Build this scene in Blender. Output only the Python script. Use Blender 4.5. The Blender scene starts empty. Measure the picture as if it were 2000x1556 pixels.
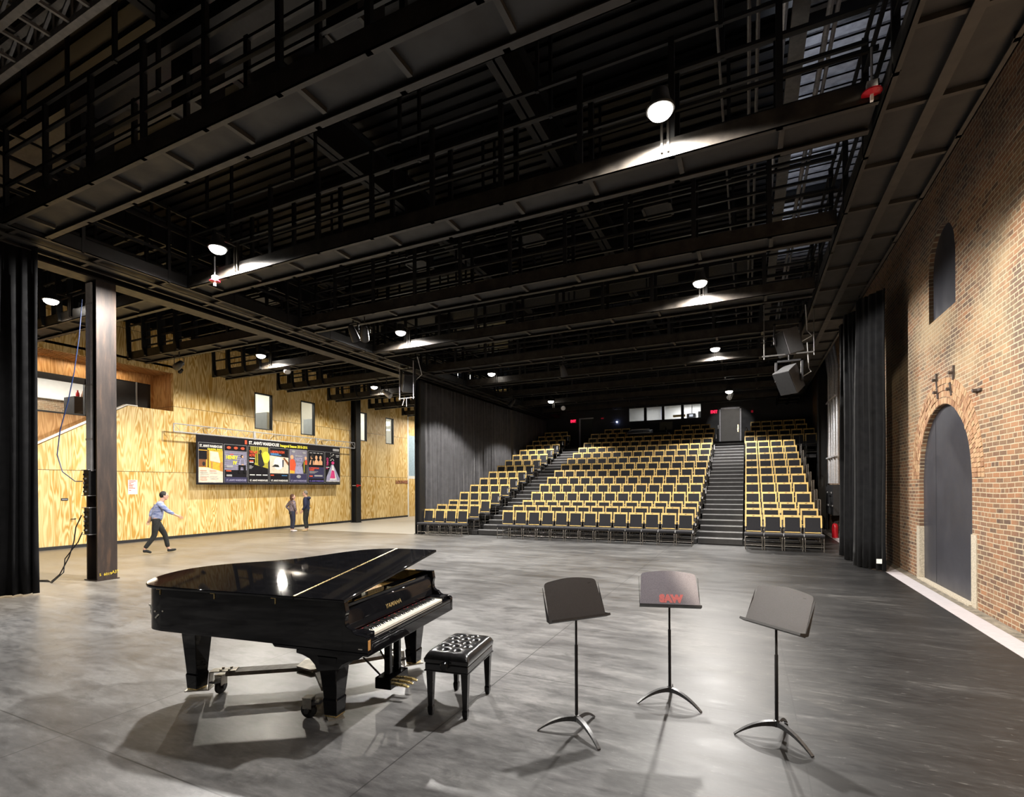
import bpy, math, random
from mathutils import Vector, Matrix, Euler
random.seed(7)
R = math.radians
PI = math.pi
S = bpy.context.scene
COL = S.collection

# ---------------------------------------------------------------- camera
F_PX, CX, CY = 983.0, 1000.0, 949.5
YAW, ROLL, CAM_H = R(25.08), 0.0052, 1.9
cd = bpy.data.cameras.new('camera'); cam = bpy.data.objects.new('camera', cd); COL.objects.link(cam)
cd.sensor_width = 36.0; cd.sensor_fit = 'HORIZONTAL'; cd.lens = 36.0 * F_PX / 2000.0
cd.shift_y = (CY - 778.0) / 2000.0
cd.clip_start = 0.05; cd.clip_end = 200
cam.location = (0, 0, CAM_H)
cam.rotation_euler = (Matrix.Rotation(YAW, 3, 'Z') @ Matrix.Rotation(R(90), 3, 'X') @ Matrix.Rotation(-ROLL, 3, 'Z')).to_euler()
S.camera = cam

# ---------------------------------------------------------------- world, lights, exposure
S.view_settings.view_transform = 'Standard'
S.view_settings.look = 'None'
S.view_settings.gamma = 1.0
S.view_settings.use_curve_mapping = False
S.view_settings.exposure = 0.0
w = bpy.data.worlds.new('world'); S.world = w; w.use_nodes = True
w.node_tree.nodes['Background'].inputs[0].default_value = (0.75, 0.82, 1.0, 1)
w.node_tree.nodes['Background'].inputs[1].default_value = 0.004

def spot(name, loc, power, size, blend=0.15, color=(1.0, 0.86, 0.68), target=None, radius=0.05):
    l = bpy.data.lights.new(name, 'SPOT'); l.energy = power; l.spot_size = R(size); l.spot_blend = blend
    l.color = color; l.shadow_soft_size = radius
    o = bpy.data.objects.new(name, l); COL.objects.link(o); o.location = loc
    if target is not None:
        d = Vector(target) - Vector(loc); o.rotation_euler = d.to_track_quat('-Z', 'Y').to_euler()
    return o
def area(name, loc, rot, sx, sy, power, color=(1, 1, 1)):
    l = bpy.data.lights.new(name, 'AREA'); l.shape = 'RECTANGLE'; l.size = sx; l.size_y = sy; l.energy = power; l.color = color
    o = bpy.data.objects.new(name, l); COL.objects.link(o); o.location = loc; o.rotation_euler = rot
    return o
WARM = (1.0, 0.87, 0.70)
NEUT = (1.0, 0.955, 0.90)
FOYER = (1.0, 0.93, 0.80)
# high bay lamps under the catwalks: (x, y, z, power, cone)
LAMPS = [(-0.96, 6.45, 6.61, 3600, 168, 'nearest'),
         (-0.97, 12.37, 6.63, 1900, 168, 'second'),
         (-0.97, 18.29, 6.56, 2300, 166, 'third'),
         (-9.31, 6.45, 6.61, 3500, 168, 'nearest'),
         (-9.48, 12.37, 6.63, 2500, 168, 'second'),
         (-9.46, 18.29, 6.56, 2400, 114, 'third'),
         (-9.1, 24.2, 6.30, 2000, 116, 'fourth'),
         (-15.58, 6.45, 6.61, 1250, 124, 'nearest'),
         (-15.57, 12.37, 6.63, 1400, 160, 'second'),
         (-15.53, 18.29, 6.56, 1350, 160, 'third'),
         (-0.72, 24.2, 6.10, 1500, 124, 'fourth')]
for i, (x, y, z, p, c, _) in enumerate(LAMPS):
    spot('lamp_light', (x, y, z - 0.18), p, c, 0.25, NEUT if x > -12 else FOYER, (x - 1.8, y, 0) if (x < -15 and y < 7) else None, 0.11)
# the same row of lamps goes on behind the photographer
spot('lamp_light', (-1.0, 0.8, 6.7), 2700, 60, 0.10, (1.0, 0.85, 0.64), (3.15, 7.9, 1.7))
spot('lamp_light', (-0.9, 0.3, 6.7), 330, 150, 0.3, NEUT)
spot('lamp_light', (-8.5, 0.75, 6.7), 380, 130, 0.25, NEUT)
spot('door_light', (-0.30, 24.5, 5.95), 420, 24, 0.5, NEUT, (-0.87, 31, 5.1))
for y_ in (5.0, 8.0, 11.0, 14.5, 19.0): spot('deck_fill_light', (1.15, y_, 8.75), 70, 120, 0.5, (0.80, 0.87, 1.0), (1.45, y_, 10.5))  # unseen uplights added to brighten the roof deck on the right

# ---------------------------------------------------------------- materials
def nt(name):
    m = bpy.data.materials.new(name); m.use_nodes = True
    n = m.node_tree.nodes; b = n['Principled BSDF']
    return m, m.node_tree, n, b
def N(t, typ, **kw):
    n = t.nodes.new(typ)
    for k, v in kw.items(): setattr(n, k, v)
    return n
def mth(t, op, a, b=None, c=None, clamp=False):
    n = t.nodes.new('ShaderNodeMath'); n.operation = op; n.use_clamp = clamp
    for i, v in enumerate((a, b, c)):
        if v is None: continue
        if isinstance(v, (int, float)): n.inputs[i].default_value = v
        else: t.links.new(v, n.inputs[i])
    return n.outputs[0]
def mixc(t, f, a, b):
    n = t.nodes.new('ShaderNodeMix'); n.data_type = 'RGBA'
    for i, v in ((0, f), (6, a), (7, b)):
        if isinstance(v, (int, float)): n.inputs[i].default_value = v
        elif isinstance(v, tuple): n.inputs[i].default_value = (*v[:3], 1)
        else: t.links.new(v, n.inputs[i])
    return n.outputs[2]
def ramp(t, fac, stops):
    n = t.nodes.new('ShaderNodeValToRGB'); e = n.color_ramp.elements
    while len(e) < len(stops): e.new(0.5)
    for i, (p, c) in enumerate(stops):
        e[i].position = p; e[i].color = (*c, 1) if isinstance(c, tuple) else (c, c, c, 1)
    t.links.new(fac, n.inputs[0]); return n.outputs[0]
def noise(t, vec, scale, detail=4, rough=0.5, dist=0.0):
    n = t.nodes.new('ShaderNodeTexNoise'); n.inputs['Scale'].default_value = scale
    n.inputs['Detail'].default_value = detail; n.inputs['Roughness'].default_value = rough; n.inputs['Distortion'].default_value = dist
    if vec is not None: t.links.new(vec, n.inputs['Vector'])
    return n.outputs['Fac']
def objco(t):
    return t.nodes.new('ShaderNodeTexCoord').outputs['Object']
def mapping(t, vec, scale=(1, 1, 1), loc=(0, 0, 0), rot=(0, 0, 0)):
    n = t.nodes.new('ShaderNodeMapping'); t.links.new(vec, n.inputs[0])
    n.inputs['Scale'].default_value = scale; n.inputs['Location'].default_value = loc; n.inputs['Rotation'].default_value = rot
    return n.outputs[0]
def bump(t, b, h, strength=0.3, dist=0.01):
    n = t.nodes.new('ShaderNodeBump'); n.inputs['Strength'].default_value = strength; n.inputs['Distance'].default_value = dist
    t.links.new(h, n.inputs['Height']); t.links.new(n.outputs[0], b.inputs['Normal'])
M = {}
def mat(name, col, rough=0.5, metal=0.0, var=0.15, vs=8.0, bmp=0.0, coat=0.0, sheen=0.0, emit=None, spec=None, alpha=None):
    m, t, n, b = nt(name)
    co = objco(t); f = noise(t, co, vs, 5, 0.6)
    lo = tuple(max(0, c * (1 - var)) for c in col); hi = tuple(min(1, c * (1 + var)) for c in col)
    t.links.new(ramp(t, f, [(0.3, lo), (0.7, hi)]), b.inputs['Base Color'])
    r = ramp(t, noise(t, co, vs * 2.3, 4), [(0.25, max(0.02, rough * 0.85)), (0.75, min(1, rough * 1.15))])
    t.links.new(r, b.inputs['Roughness'])
    b.inputs['Metallic'].default_value = metal
    if coat: b.inputs['Coat Weight'].default_value = coat; b.inputs['Coat Roughness'].default_value = 0.06
    if sheen: b.inputs['Sheen Weight'].default_value = sheen; b.inputs['Sheen Roughness'].default_value = 0.4
    if spec is not None: b.inputs['Specular IOR Level'].default_value = spec
    if bmp: bump(t, b, noise(t, co, vs * 6, 3), bmp, 0.003)
    if emit: b.inputs['Emission Color'].default_value = (*emit[0], 1); b.inputs['Emission Strength'].default_value = emit[1]
    M[name] = m; return m
mat('black_paint', (0.018, 0.018, 0.020), 0.55)
mat('black_matte', (0.012, 0.012, 0.013), 0.8)
mat('wall_shade_black', (0.004, 0.004, 0.004), 0.9, spec=0.1)
mat('dark_wall', (0.030, 0.031, 0.036), 0.6, var=0.1, vs=2)
mat('catwalk_panel', (0.0125, 0.012, 0.012), 0.6, var=0.12, vs=1.5)
mat('catwalk_steel', (0.008, 0.008, 0.0085), 0.5, var=0.3, vs=3)
mat('flange_steel', (0.024, 0.021, 0.018), 0.5, var=0.3, vs=3)
mat('raw_steel', (0.032, 0.027, 0.022), 0.42, 0.3, var=0.5, vs=5)
mat('duct', (0.008, 0.008, 0.009), 0.5)
mat('galv', (0.50, 0.50, 0.52), 0.4, 0.35, var=0.2, vs=20)
mat('truss_grey', (0.16, 0.155, 0.15), 0.45, 0.5, var=0.25, vs=10)
mat('piano_black', (0.005, 0.005, 0.006), 0.035, var=0.3, vs=9)
mat('ebony', (0.012, 0.012, 0.013), 0.25)
mat('ivory', (0.78, 0.75, 0.66), 0.25, var=0.04)
mat('brass', (0.80, 0.60, 0.26), 0.28, 0.9, var=0.15, vs=30)
mat('gold_plate', (0.50, 0.34, 0.12), 0.35, 0.8)
mat('red_felt', (0.45, 0.02, 0.03), 0.9)
mat('leather', (0.014, 0.014, 0.015), 0.24, var=0.3, vs=25, bmp=0.15, coat=0.4)
mat('stand_black', (0.055, 0.054, 0.058), 0.36, 0.3, var=0.25, vs=240, bmp=0.5)
mat('stand_worn', (0.30, 0.285, 0.33), 0.34, 0.4, var=0.35, vs=240, bmp=0.5)
mat('stencil_red', (0.90, 0.24, 0.23), 0.6, var=0.2, vs=120)
mat('cast_alu', (0.09, 0.09, 0.092), 0.38, 0.5, var=0.3, vs=40)
mat('dolly_metal', (0.42, 0.40, 0.35), 0.45, 0.6, var=0.35, vs=12)
mat('dolly_wood', (0.22, 0.20, 0.17), 0.55, var=0.6, vs=10)
mat('rubber', (0.02, 0.02, 0.02), 0.8)
mat('fabric_seat', (0.013, 0.013, 0.017), 0.85, var=0.2, vs=60, sheen=0.3)
mat('seat_wood', (0.82, 0.57, 0.20), 0.4, var=0.12, vs=6)
mat('seat_metal', (0.20, 0.185, 0.165), 0.4, 0.7, var=0.2)
mat('nosing', (0.42, 0.42, 0.43), 0.4, 0.4)
mat('tread', (0.022, 0.021, 0.021), 0.5, var=0.3, vs=6)
mat('velvet', (0.0032, 0.0033, 0.0040), 0.9, var=0.25, vs=3, sheen=0.04, spec=0.2)
mat('velvet_grey', (0.055, 0.054, 0.058), 0.8, var=0.25, vs=3, sheen=0.2)
mat('pale_blue', (0.30, 0.42, 0.52), 0.3)
mat('conduit_pale', (0.80, 0.80, 0.82), 0.35, 0.1, var=0.1)
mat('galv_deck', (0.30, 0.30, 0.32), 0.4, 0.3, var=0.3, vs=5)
mat('white_paint', (0.78, 0.77, 0.73), 0.6, var=0.04)
mat('grey_paint', (0.30, 0.31, 0.33), 0.6, var=0.05)
mat('door_grey', (0.27, 0.26, 0.25), 0.55, var=0.06, vs=3)
mat('frame_white', (0.62, 0.62, 0.68), 0.4)
mat('arch_panel', (0.034, 0.035, 0.044), 0.42, var=0.12, vs=1.2)
mat('stone', (0.42, 0.37, 0.29), 0.85, var=0.35, vs=45, bmp=0.5)
mat('iron', (0.05, 0.035, 0.028), 0.7, var=0.4, vs=40)
mat('lamp_shell', (0.03, 0.03, 0.03), 0.4)
mat('lamp_glow', (1, 1, 1), 0.5, emit=((1.0, 0.95, 0.86), 18.0))
mat('tube_glow', (1, 1, 1), 0.5, emit=((1.0, 0.98, 0.93), 7.0))
mat('led_blue', (0.3, 0.4, 1), 0.5, emit=((0.45, 0.55, 1.0), 60.0))
mat('exit_red', (0.8, 0.02, 0.05), 0.5, emit=((1.0, 0.02, 0.08), 2.2))
mat('exit_panel', (0.10, 0.005, 0.01), 0.5, emit=((1.0, 0.02, 0.06), 0.12))
mat('screen', (0.5, 0.5, 0.5), 0.5, emit=((0.85, 0.9, 1.0), 0.9))
mat('strip_wood', (0.52, 0.26, 0.07), 0.5, var=0.2, vs=10)
mat('red_paint', (0.50, 0.01, 0.02), 0.3)
mat('speaker_grey', (0.11, 0.11, 0.113), 0.5, var=0.1)
mat('cable_white', (0.6, 0.6, 0.6), 0.5)
mat('cable_black', (0.01, 0.01, 0.012), 0.5)
mat('cable_blue', (0.008, 0.03, 0.12), 0.5)
mat('paper', (0.85, 0.85, 0.84), 0.7, var=0.03)
mat('skin', (0.62, 0.36, 0.26), 0.5, var=0.06)
mat('hair_brown', (0.075, 0.028, 0.014), 0.6, var=0.4, vs=50)
mat('hair_grey', (0.20, 0.17, 0.14), 0.7, var=0.4, vs=50)
mat('hair_black', (0.012, 0.010, 0.010), 0.6)
mat('jeans', (0.022, 0.026, 0.050), 0.8, var=0.3, vs=20)
mat('black_cloth', (0.016, 0.017, 0.016), 0.85)
mat('grey_cloth', (0.05, 0.055, 0.05), 0.85)
mat('navy', (0.012, 0.017, 0.050), 0.8)
mat('shoe_tan', (0.45, 0.33, 0.18), 0.6)
mat('shoe_white', (0.65, 0.6, 0.6), 0.6)
mat('yellow', (0.85, 0.62, 0.05), 0.6)
mat('brick_small', (0.33, 0.14, 0.08), 0.8, var=0.4, vs=14)
mat('p_cream', (0.72, 0.62, 0.50), 0.6); mat('p_orange', (0.80, 0.42, 0.04), 0.6); mat('p_brown', (0.20, 0.07, 0.02), 0.6)
mat('p_slate', (0.20, 0.19, 0.26), 0.6); mat('p_lilac', (0.34, 0.33, 0.50), 0.6); mat('p_dark', (0.012, 0.011, 0.014), 0.8, spec=0.15); mat('p_indigo', (0.03, 0.028, 0.085), 0.6)
mat('p_olive', (0.42, 0.38, 0.03), 0.6); mat('p_white', (0.80, 0.79, 0.78), 0.6); mat('p_red', (0.75, 0.09, 0.03), 0.6); mat('p_yellow', (0.88, 0.78, 0.05), 0.6)
mat('p_blue', (0.08, 0.25, 0.55), 0.6); mat('p_flesh', (0.72, 0.40, 0.22), 0.6); mat('p_pink', (0.65, 0.05, 0.22), 0.6); mat('p_violet', (0.16, 0.13, 0.45), 0.6); mat('p_grey', (0.35, 0.35, 0.37), 0.6)

def m_shirt(name, a, b_, sc):
    m, t, n, b = nt(name); co = objco(t)
    f = noise(t, mapping(t, co, (1, 1, 2.2)), sc, 3, 0.6)
    t.links.new(ramp(t, f, [(0.35, a), (0.65, b_)]), b.inputs['Base Color']); b.inputs['Roughness'].default_value = 0.85
    M[name] = m
m_shirt('shirt_pattern', (0.06, 0.045, 0.055), (0.30, 0.24, 0.27), 16)
m_shirt('shirt_blue', (0.10, 0.14, 0.33), (0.42, 0.47, 0.68), 7)

# plywood
def make_plywood(name, light, dark, pw=1.22, ph=2.49, y0=0.0, tint=0.0):
    m, t, n, b = nt(name); co = objco(t)
    s = N(t, 'ShaderNodeSeparateXYZ'); t.links.new(co, s.inputs[0])
    u = mth(t, 'ADD', s.outputs[1], s.outputs[0])
    un = mth(t, 'DIVIDE', mth(t, 'SUBTRACT', u, y0), pw); vn = mth(t, 'DIVIDE', s.outputs[2], ph)
    ui = mth(t, 'FLOOR', un); vi = mth(t, 'FLOOR', vn)
    off = mth(t, 'ADD', mth(t, 'MULTIPLY', ui, 13.37), mth(t, 'MULTIPLY', vi, 7.71))
    c = N(t, 'ShaderNodeCombineXYZ')
    t.links.new(mth(t, 'ADD', mth(t, 'MULTIPLY', u, 3.5), off), c.inputs[0])
    t.links.new(mth(t, 'MULTIPLY', s.outputs[2], 0.46), c.inputs[1]); t.links.new(off, c.inputs[2])
    f1 = noise(t, c.outputs[0], 1.0, 2.5, 0.45, 0.35)
    rings = mth(t, 'SINE', mth(t, 'MULTIPLY', f1, 70.0))
    r01 = mth(t, 'MULTIPLY_ADD', rings, 0.5, 0.5)
    f2 = noise(t, mapping(t, co, (1, 30, 1.2)), 1.6, 4, 0.6)
    f3 = noise(t, c.outputs[0], 0.45, 2)
    g = mth(t, 'MULTIPLY', r01, ramp(t, f3, [(0.35, 0.45), (0.6, 1.0)]))
    colr = ramp(t, mth(t, 'ADD', mth(t, 'MULTIPLY', g, 0.7), mth(t, 'MULTIPLY', f2, 0.35)), [(0.22, light), (0.72, dark)])
    # seams between sheets
    fu = mth(t, 'FRACT', un); fv = mth(t, 'FRACT', vn)
    su = mth(t, 'LESS_THAN', mth(t, 'MULTIPLY', mth(t, 'MINIMUM', fu, mth(t, 'SUBTRACT', 1.0, fu)), pw), 0.004)
    sv = mth(t, 'LESS_THAN', mth(t, 'MULTIPLY', mth(t, 'MINIMUM', fv, mth(t, 'SUBTRACT', 1.0, fv)), ph), 0.010)
    seam = mth(t, 'MAXIMUM', su, sv)
    pv = noise(t, c.outputs[0], 0.01, 0)
    wn = N(t, 'ShaderNodeTexWhiteNoise'); wn.noise_dimensions = '1D'; t.links.new(off, wn.inputs['W'])
    shade = mth(t, 'MULTIPLY_ADD', wn.outputs['Value'], 0.16, 0.90)
    hs = N(t, 'ShaderNodeHueSaturation'); t.links.new(colr, hs.inputs['Color']); t.links.new(shade, hs.inputs['Value'])
    t.links.new(mixc(t, mth(t, 'MULTIPLY', seam, 0.75), hs.outputs[0], (0.12, 0.07, 0.03)), b.inputs['Base Color'])
    b.inputs['Roughness'].default_value = 0.5
    M[name] = m
make_plywood('plywood', (0.86, 0.66, 0.32), (0.56, 0.32, 0.06))
make_plywood('plywood_orange', (0.66, 0.38, 0.15), (0.46, 0.22, 0.06), y0=0.3)

# brick
def make_brick(name, axis='X'):
    m, t, n, b = nt(name); co = objco(t)
    s = N(t, 'ShaderNodeSeparateXYZ'); t.links.new(co, s.inputs[0])
    c = N(t, 'ShaderNodeCombineXYZ')
    t.links.new(s.outputs[1 if axis == 'X' else 0], c.inputs[0])
    wob = noise(t, mapping(t, co, (1, 0.6, 0.9)), 1.3, 2)
    t.links.new(mth(t, 'ADD', s.outputs[2], mth(t, 'MULTIPLY', wob, 0.05)), c.inputs[1])
    br = N(t, 'ShaderNodeTexBrick'); br.offset = 0.5; br.offset_frequency = 2; br.squash = 0.55; br.squash_frequency = 5
    t.links.new(c.outputs[0], br.inputs['Vector'])
    br.inputs['Color1'].default_value = (0.0, 0.0, 0.0, 1); br.inputs['Color2'].default_value = (1, 1, 1, 1); br.inputs['Mortar'].default_value = (0.5, 0.5, 0.5, 1)
    br.inputs['Scale'].default_value = 1.0; br.inputs['Mortar Size'].default_value = 0.009; br.inputs['Mortar Smooth'].default_value = 0.3
    br.inputs['Bias'].default_value = 0.0; br.inputs['Brick Width'].default_value = 0.215; br.inputs['Row Height'].default_value = 0.072
    bc = ramp(t, br.outputs['Color'], [(0.0, (0.07, 0.042, 0.032)), (0.3, (0.19, 0.088, 0.047)), (0.6, (0.30, 0.135, 0.064)), (0.85, (0.25, 0.13, 0.068)), (1.0, (0.10, 0.055, 0.036))])
    mot = noise(t, co, 9, 5, 0.65)
    bc2 = mixc(t, ramp(t, mot, [(0.35, 0.0), (0.75, 0.6)]), bc, (0.24, 0.15, 0.082))
    # old lime wash and repairs in the middle band of the wall
    z = s.outputs[2]
    band = mth(t, 'MULTIPLY', mth(t, 'SUBTRACT', z, 2.2), 0.5, clamp=True)
    band2 = mth(t, 'MULTIPLY', mth(t, 'SUBTRACT', 6.6, z), 0.6, clamp=True)
    patch = ramp(t, noise(t, mapping(t, co, (1, 0.8, 1.2)), 0.9, 6, 0.65), [(0.42, 0.0), (0.60, 0.75)])
    wash = mth(t, 'MULTIPLY', mth(t, 'MULTIPLY', band, band2), patch)
    bc3 = mixc(t, wash, bc2, (0.38, 0.29, 0.17))
    stain = ramp(t, noise(t, mapping(t, co, (1, 1, 0.5), (5, 2, 1)), 1.1, 5, 0.6), [(0.50, 0.0), (0.66, 0.75)])
    bc4 = mixc(t, stain, bc3, (0.09, 0.062, 0.048))
    mo = mixc(t, noise(t, co, 5, 3), (0.34, 0.27, 0.175), (0.50, 0.43, 0.31))
    t.links.new(mixc(t, br.outputs['Fac'], bc4, mo), b.inputs['Base Color'])
    b.inputs['Roughness'].default_value = 0.9
    h = mth(t, 'ADD', mth(t, 'MULTIPLY', mth(t, 'SUBTRACT', 1.0, br.outputs['Fac']), 0.7), mth(t, 'MULTIPLY', noise(t, co, 40, 4), 0.5))
    bump(t, b, h, 0.9, 0.012)
    M[name] = m
make_brick('brick_wall', 'X')
make_brick('brick_wall_far', 'Y')

def make_floor(name):
    m, t, n, b = nt(name); co = objco(t)
    s = N(t, 'ShaderNodeSeparateXYZ'); t.links.new(co, s.inputs[0]); X, Y = s.outputs[0], s.outputs[1]
    big = noise(t, co, 0.55, 5, 0.6)
    rot = mapping(t, co, (0.55, 2.6, 1), rot=(0, 0, R(20)))
    smear = noise(t, rot, 1.3, 8, 0.68, 0.6)
    fine = noise(t, mapping(t, co, (1, 3.2, 1), rot=(0, 0, R(-12))), 7, 6, 0.7, 0.3)
    v = mth(t, 'ADD', mth(t, 'ADD', mth(t, 'MULTIPLY', big, 0.40), mth(t, 'MULTIPLY', smear, 0.42)), mth(t, 'MULTIPLY', fine, 0.30))
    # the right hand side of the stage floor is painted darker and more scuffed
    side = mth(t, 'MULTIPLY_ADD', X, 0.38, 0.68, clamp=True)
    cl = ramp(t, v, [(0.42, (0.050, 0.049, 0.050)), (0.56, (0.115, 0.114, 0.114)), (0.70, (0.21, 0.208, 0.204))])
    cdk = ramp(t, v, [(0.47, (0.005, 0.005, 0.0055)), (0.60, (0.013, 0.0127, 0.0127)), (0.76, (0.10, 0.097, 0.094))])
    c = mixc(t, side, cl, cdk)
    # pale scuffs and dark dirt
    sc1 = noise(t, mapping(t, co, (2.0, 9.0, 1), rot=(0, 0, R(28))), 3.0, 8, 0.75, 0.8)
    sc2 = noise(t, mapping(t, co, (9.0, 2.0, 1), rot=(0, 0, R(10))), 2.4, 8, 0.75, 0.5)
    scf = mth(t, 'MAXIMUM', ramp(t, sc1, [(0.60, 0.0), (0.72, 0.55)]), ramp(t, sc2, [(0.64, 0.0), (0.74, 0.45)]))
    c = mixc(t, scf, c, (0.26, 0.255, 0.25))
    c = mixc(t, ramp(t, noise(t, mapping(t, co, (1, 2.2, 1), (3, 1, 0)), 2.1, 7, 0.7, 0.5), [(0.50, 0.0), (0.68, 0.6)]), c, (0.02, 0.02, 0.021))
    # joints
    jx = mth(t, 'FRACT', mth(t, 'DIVIDE', mth(t, 'ADD', X, 25.35), 2.57)); jx = mth(t, 'ABSOLUTE', mth(t, 'SUBTRACT', jx, 0.0))
    jx = mth(t, 'FRACT', mth(t, 'ADD', mth(t, 'DIVIDE', mth(t, 'SUBTRACT', X, 0.35), 2.57), 40.0))
    jx = mth(t, 'MULTIPLY', mth(t, 'MINIMUM', jx, mth(t, 'SUBTRACT', 1.0, jx)), 2.57)
    jy = mth(t, 'FRACT', mth(t, 'ADD', mth(t, 'DIVIDE', mth(t, 'SUBTRACT', Y, 2.05), 2.57), 40.0))
    jy = mth(t, 'MULTIPLY', mth(t, 'MINIMUM', jy, mth(t, 'SUBTRACT', 1.0, jy)), 2.57)
    j = mth(t, 'LESS_THAN', mth(t, 'MINIMUM', jx, jy), 0.0055)
    c = mixc(t, mth(t, 'MULTIPLY', j, 0.75), c, (0.02, 0.02, 0.02))
    # paler worn ring on the foyer side
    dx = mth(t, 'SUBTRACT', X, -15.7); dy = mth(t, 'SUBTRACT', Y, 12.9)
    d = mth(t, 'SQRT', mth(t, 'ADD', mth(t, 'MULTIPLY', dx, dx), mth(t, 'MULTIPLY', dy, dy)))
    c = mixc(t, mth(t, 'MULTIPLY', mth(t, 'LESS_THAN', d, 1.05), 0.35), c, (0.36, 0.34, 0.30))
    # warm lamplight painted as tan towards the plywood wall, pale concrete beyond the stage
    tan = mth(t, 'MULTIPLY', mth(t, 'SUBTRACT', -9.5, X), 0.28, clamp=True)
    c = mixc(t, mth(t, 'MULTIPLY', tan, 0.55), c, ramp(t, v, [(0.4, (0.20, 0.165, 0.12)), (0.75, (0.34, 0.29, 0.22))]))
    far = mth(t, 'MULTIPLY', mth(t, 'GREATER_THAN', Y, 16.65), mth(t, 'LESS_THAN', X, -11.9))
    c = mixc(t, far, c, ramp(t, v, [(0.3, (0.38, 0.36, 0.32)), (0.8, (0.52, 0.50, 0.46))]))
    # white strip beside the brick wall, rough stone margin behind it
    st = mth(t, 'MULTIPLY', mth(t, 'GREATER_THAN', X, 2.715), mth(t, 'LESS_THAN', X, 2.985))
    c = mixc(t, st, c, ramp(t, fine, [(0.3, (0.36, 0.335, 0.35)), (0.7, (0.46, 0.43, 0.445))]))
    ed = mth(t, 'GREATER_THAN', X, 2.985)
    c = mixc(t, ed, c, ramp(t, noise(t, co, 8, 5, 0.7), [(0.35, (0.09, 0.08, 0.065)), (0.7, (0.30, 0.26, 0.20))]))
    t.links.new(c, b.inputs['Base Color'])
    rr = ramp(t, v, [(0.42, 0.29), (0.70, 0.46)])
    rr = mth(t, 'ADD', rr, mth(t, 'MULTIPLY', side, 0.10))
    rr2 = mth(t, 'MAXIMUM', rr, mth(t, 'MULTIPLY', mth(t, 'MAXIMUM', st, ed), 0.75))
    t.links.new(rr2, b.inputs['Roughness'])
    b.inputs['Specular IOR Level'].default_value = 0.42
    bump(t, b, mth(t, 'SUBTRACT', fine, mth(t, 'MULTIPLY', j, 2.0)), 0.12, 0.004)
    M[name] = m
make_floor('concrete')

def make_column_steel(name):
    m, t, n, b = nt(name); co = objco(t)
    f = noise(t, mapping(t, co, (6, 6, 0.8)), 1.5, 6, 0.65)
    t.links.new(ramp(t, f, [(0.3, (0.022, 0.018, 0.017)), (0.55, (0.05, 0.036, 0.03)), (0.8, (0.13, 0.075, 0.045))]), b.inputs['Base Color'])
    b.inputs['Roughness'].default_value = 0.45; b.inputs['Metallic'].default_value = 0.3
    M[name] = m
make_column_steel('column_steel')
def make_deck(name):
    m, t, n, b = nt(name); co = objco(t)
    t.links.new(ramp(t, noise(t, co, 3, 3), [(0.3, (0.004, 0.004, 0.0045)), (0.7, (0.008, 0.008, 0.009))]), b.inputs['Base Color'])
    b.inputs['Roughness'].default_value = 0.4
    M[name] = m
make_deck('roof_deck')
def make_glass(name, col=(1, 1, 1), rough=0.02):
    m = bpy.data.materials.new(name); m.use_nodes = True; t = m.node_tree; t.nodes.clear()
    o = N(t, 'ShaderNodeOutputMaterial'); tr = N(t, 'ShaderNodeBsdfTransparent'); gl = N(t, 'ShaderNodeBsdfGlossy'); mx = N(t, 'ShaderNodeMixShader')
    tr.inputs[0].default_value = (*[c * 0.93 for c in col], 1); gl.inputs['Roughness'].default_value = rough
    lw = N(t, 'ShaderNodeLayerWeight'); lw.inputs[0].default_value = 0.5
    fac = mth(t, 'MULTIPLY_ADD', mth(t, 'POWER', lw.outputs['Facing'], 4.0), 0.6, 0.03)
    t.links.new(fac, mx.inputs[0]); t.links.new(tr.outputs[0], mx.inputs[1]); t.links.new(gl.outputs[0], mx.inputs[2]); t.links.new(mx.outputs[0], o.inputs[0])
    M[name] = m
make_glass('glass')

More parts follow.
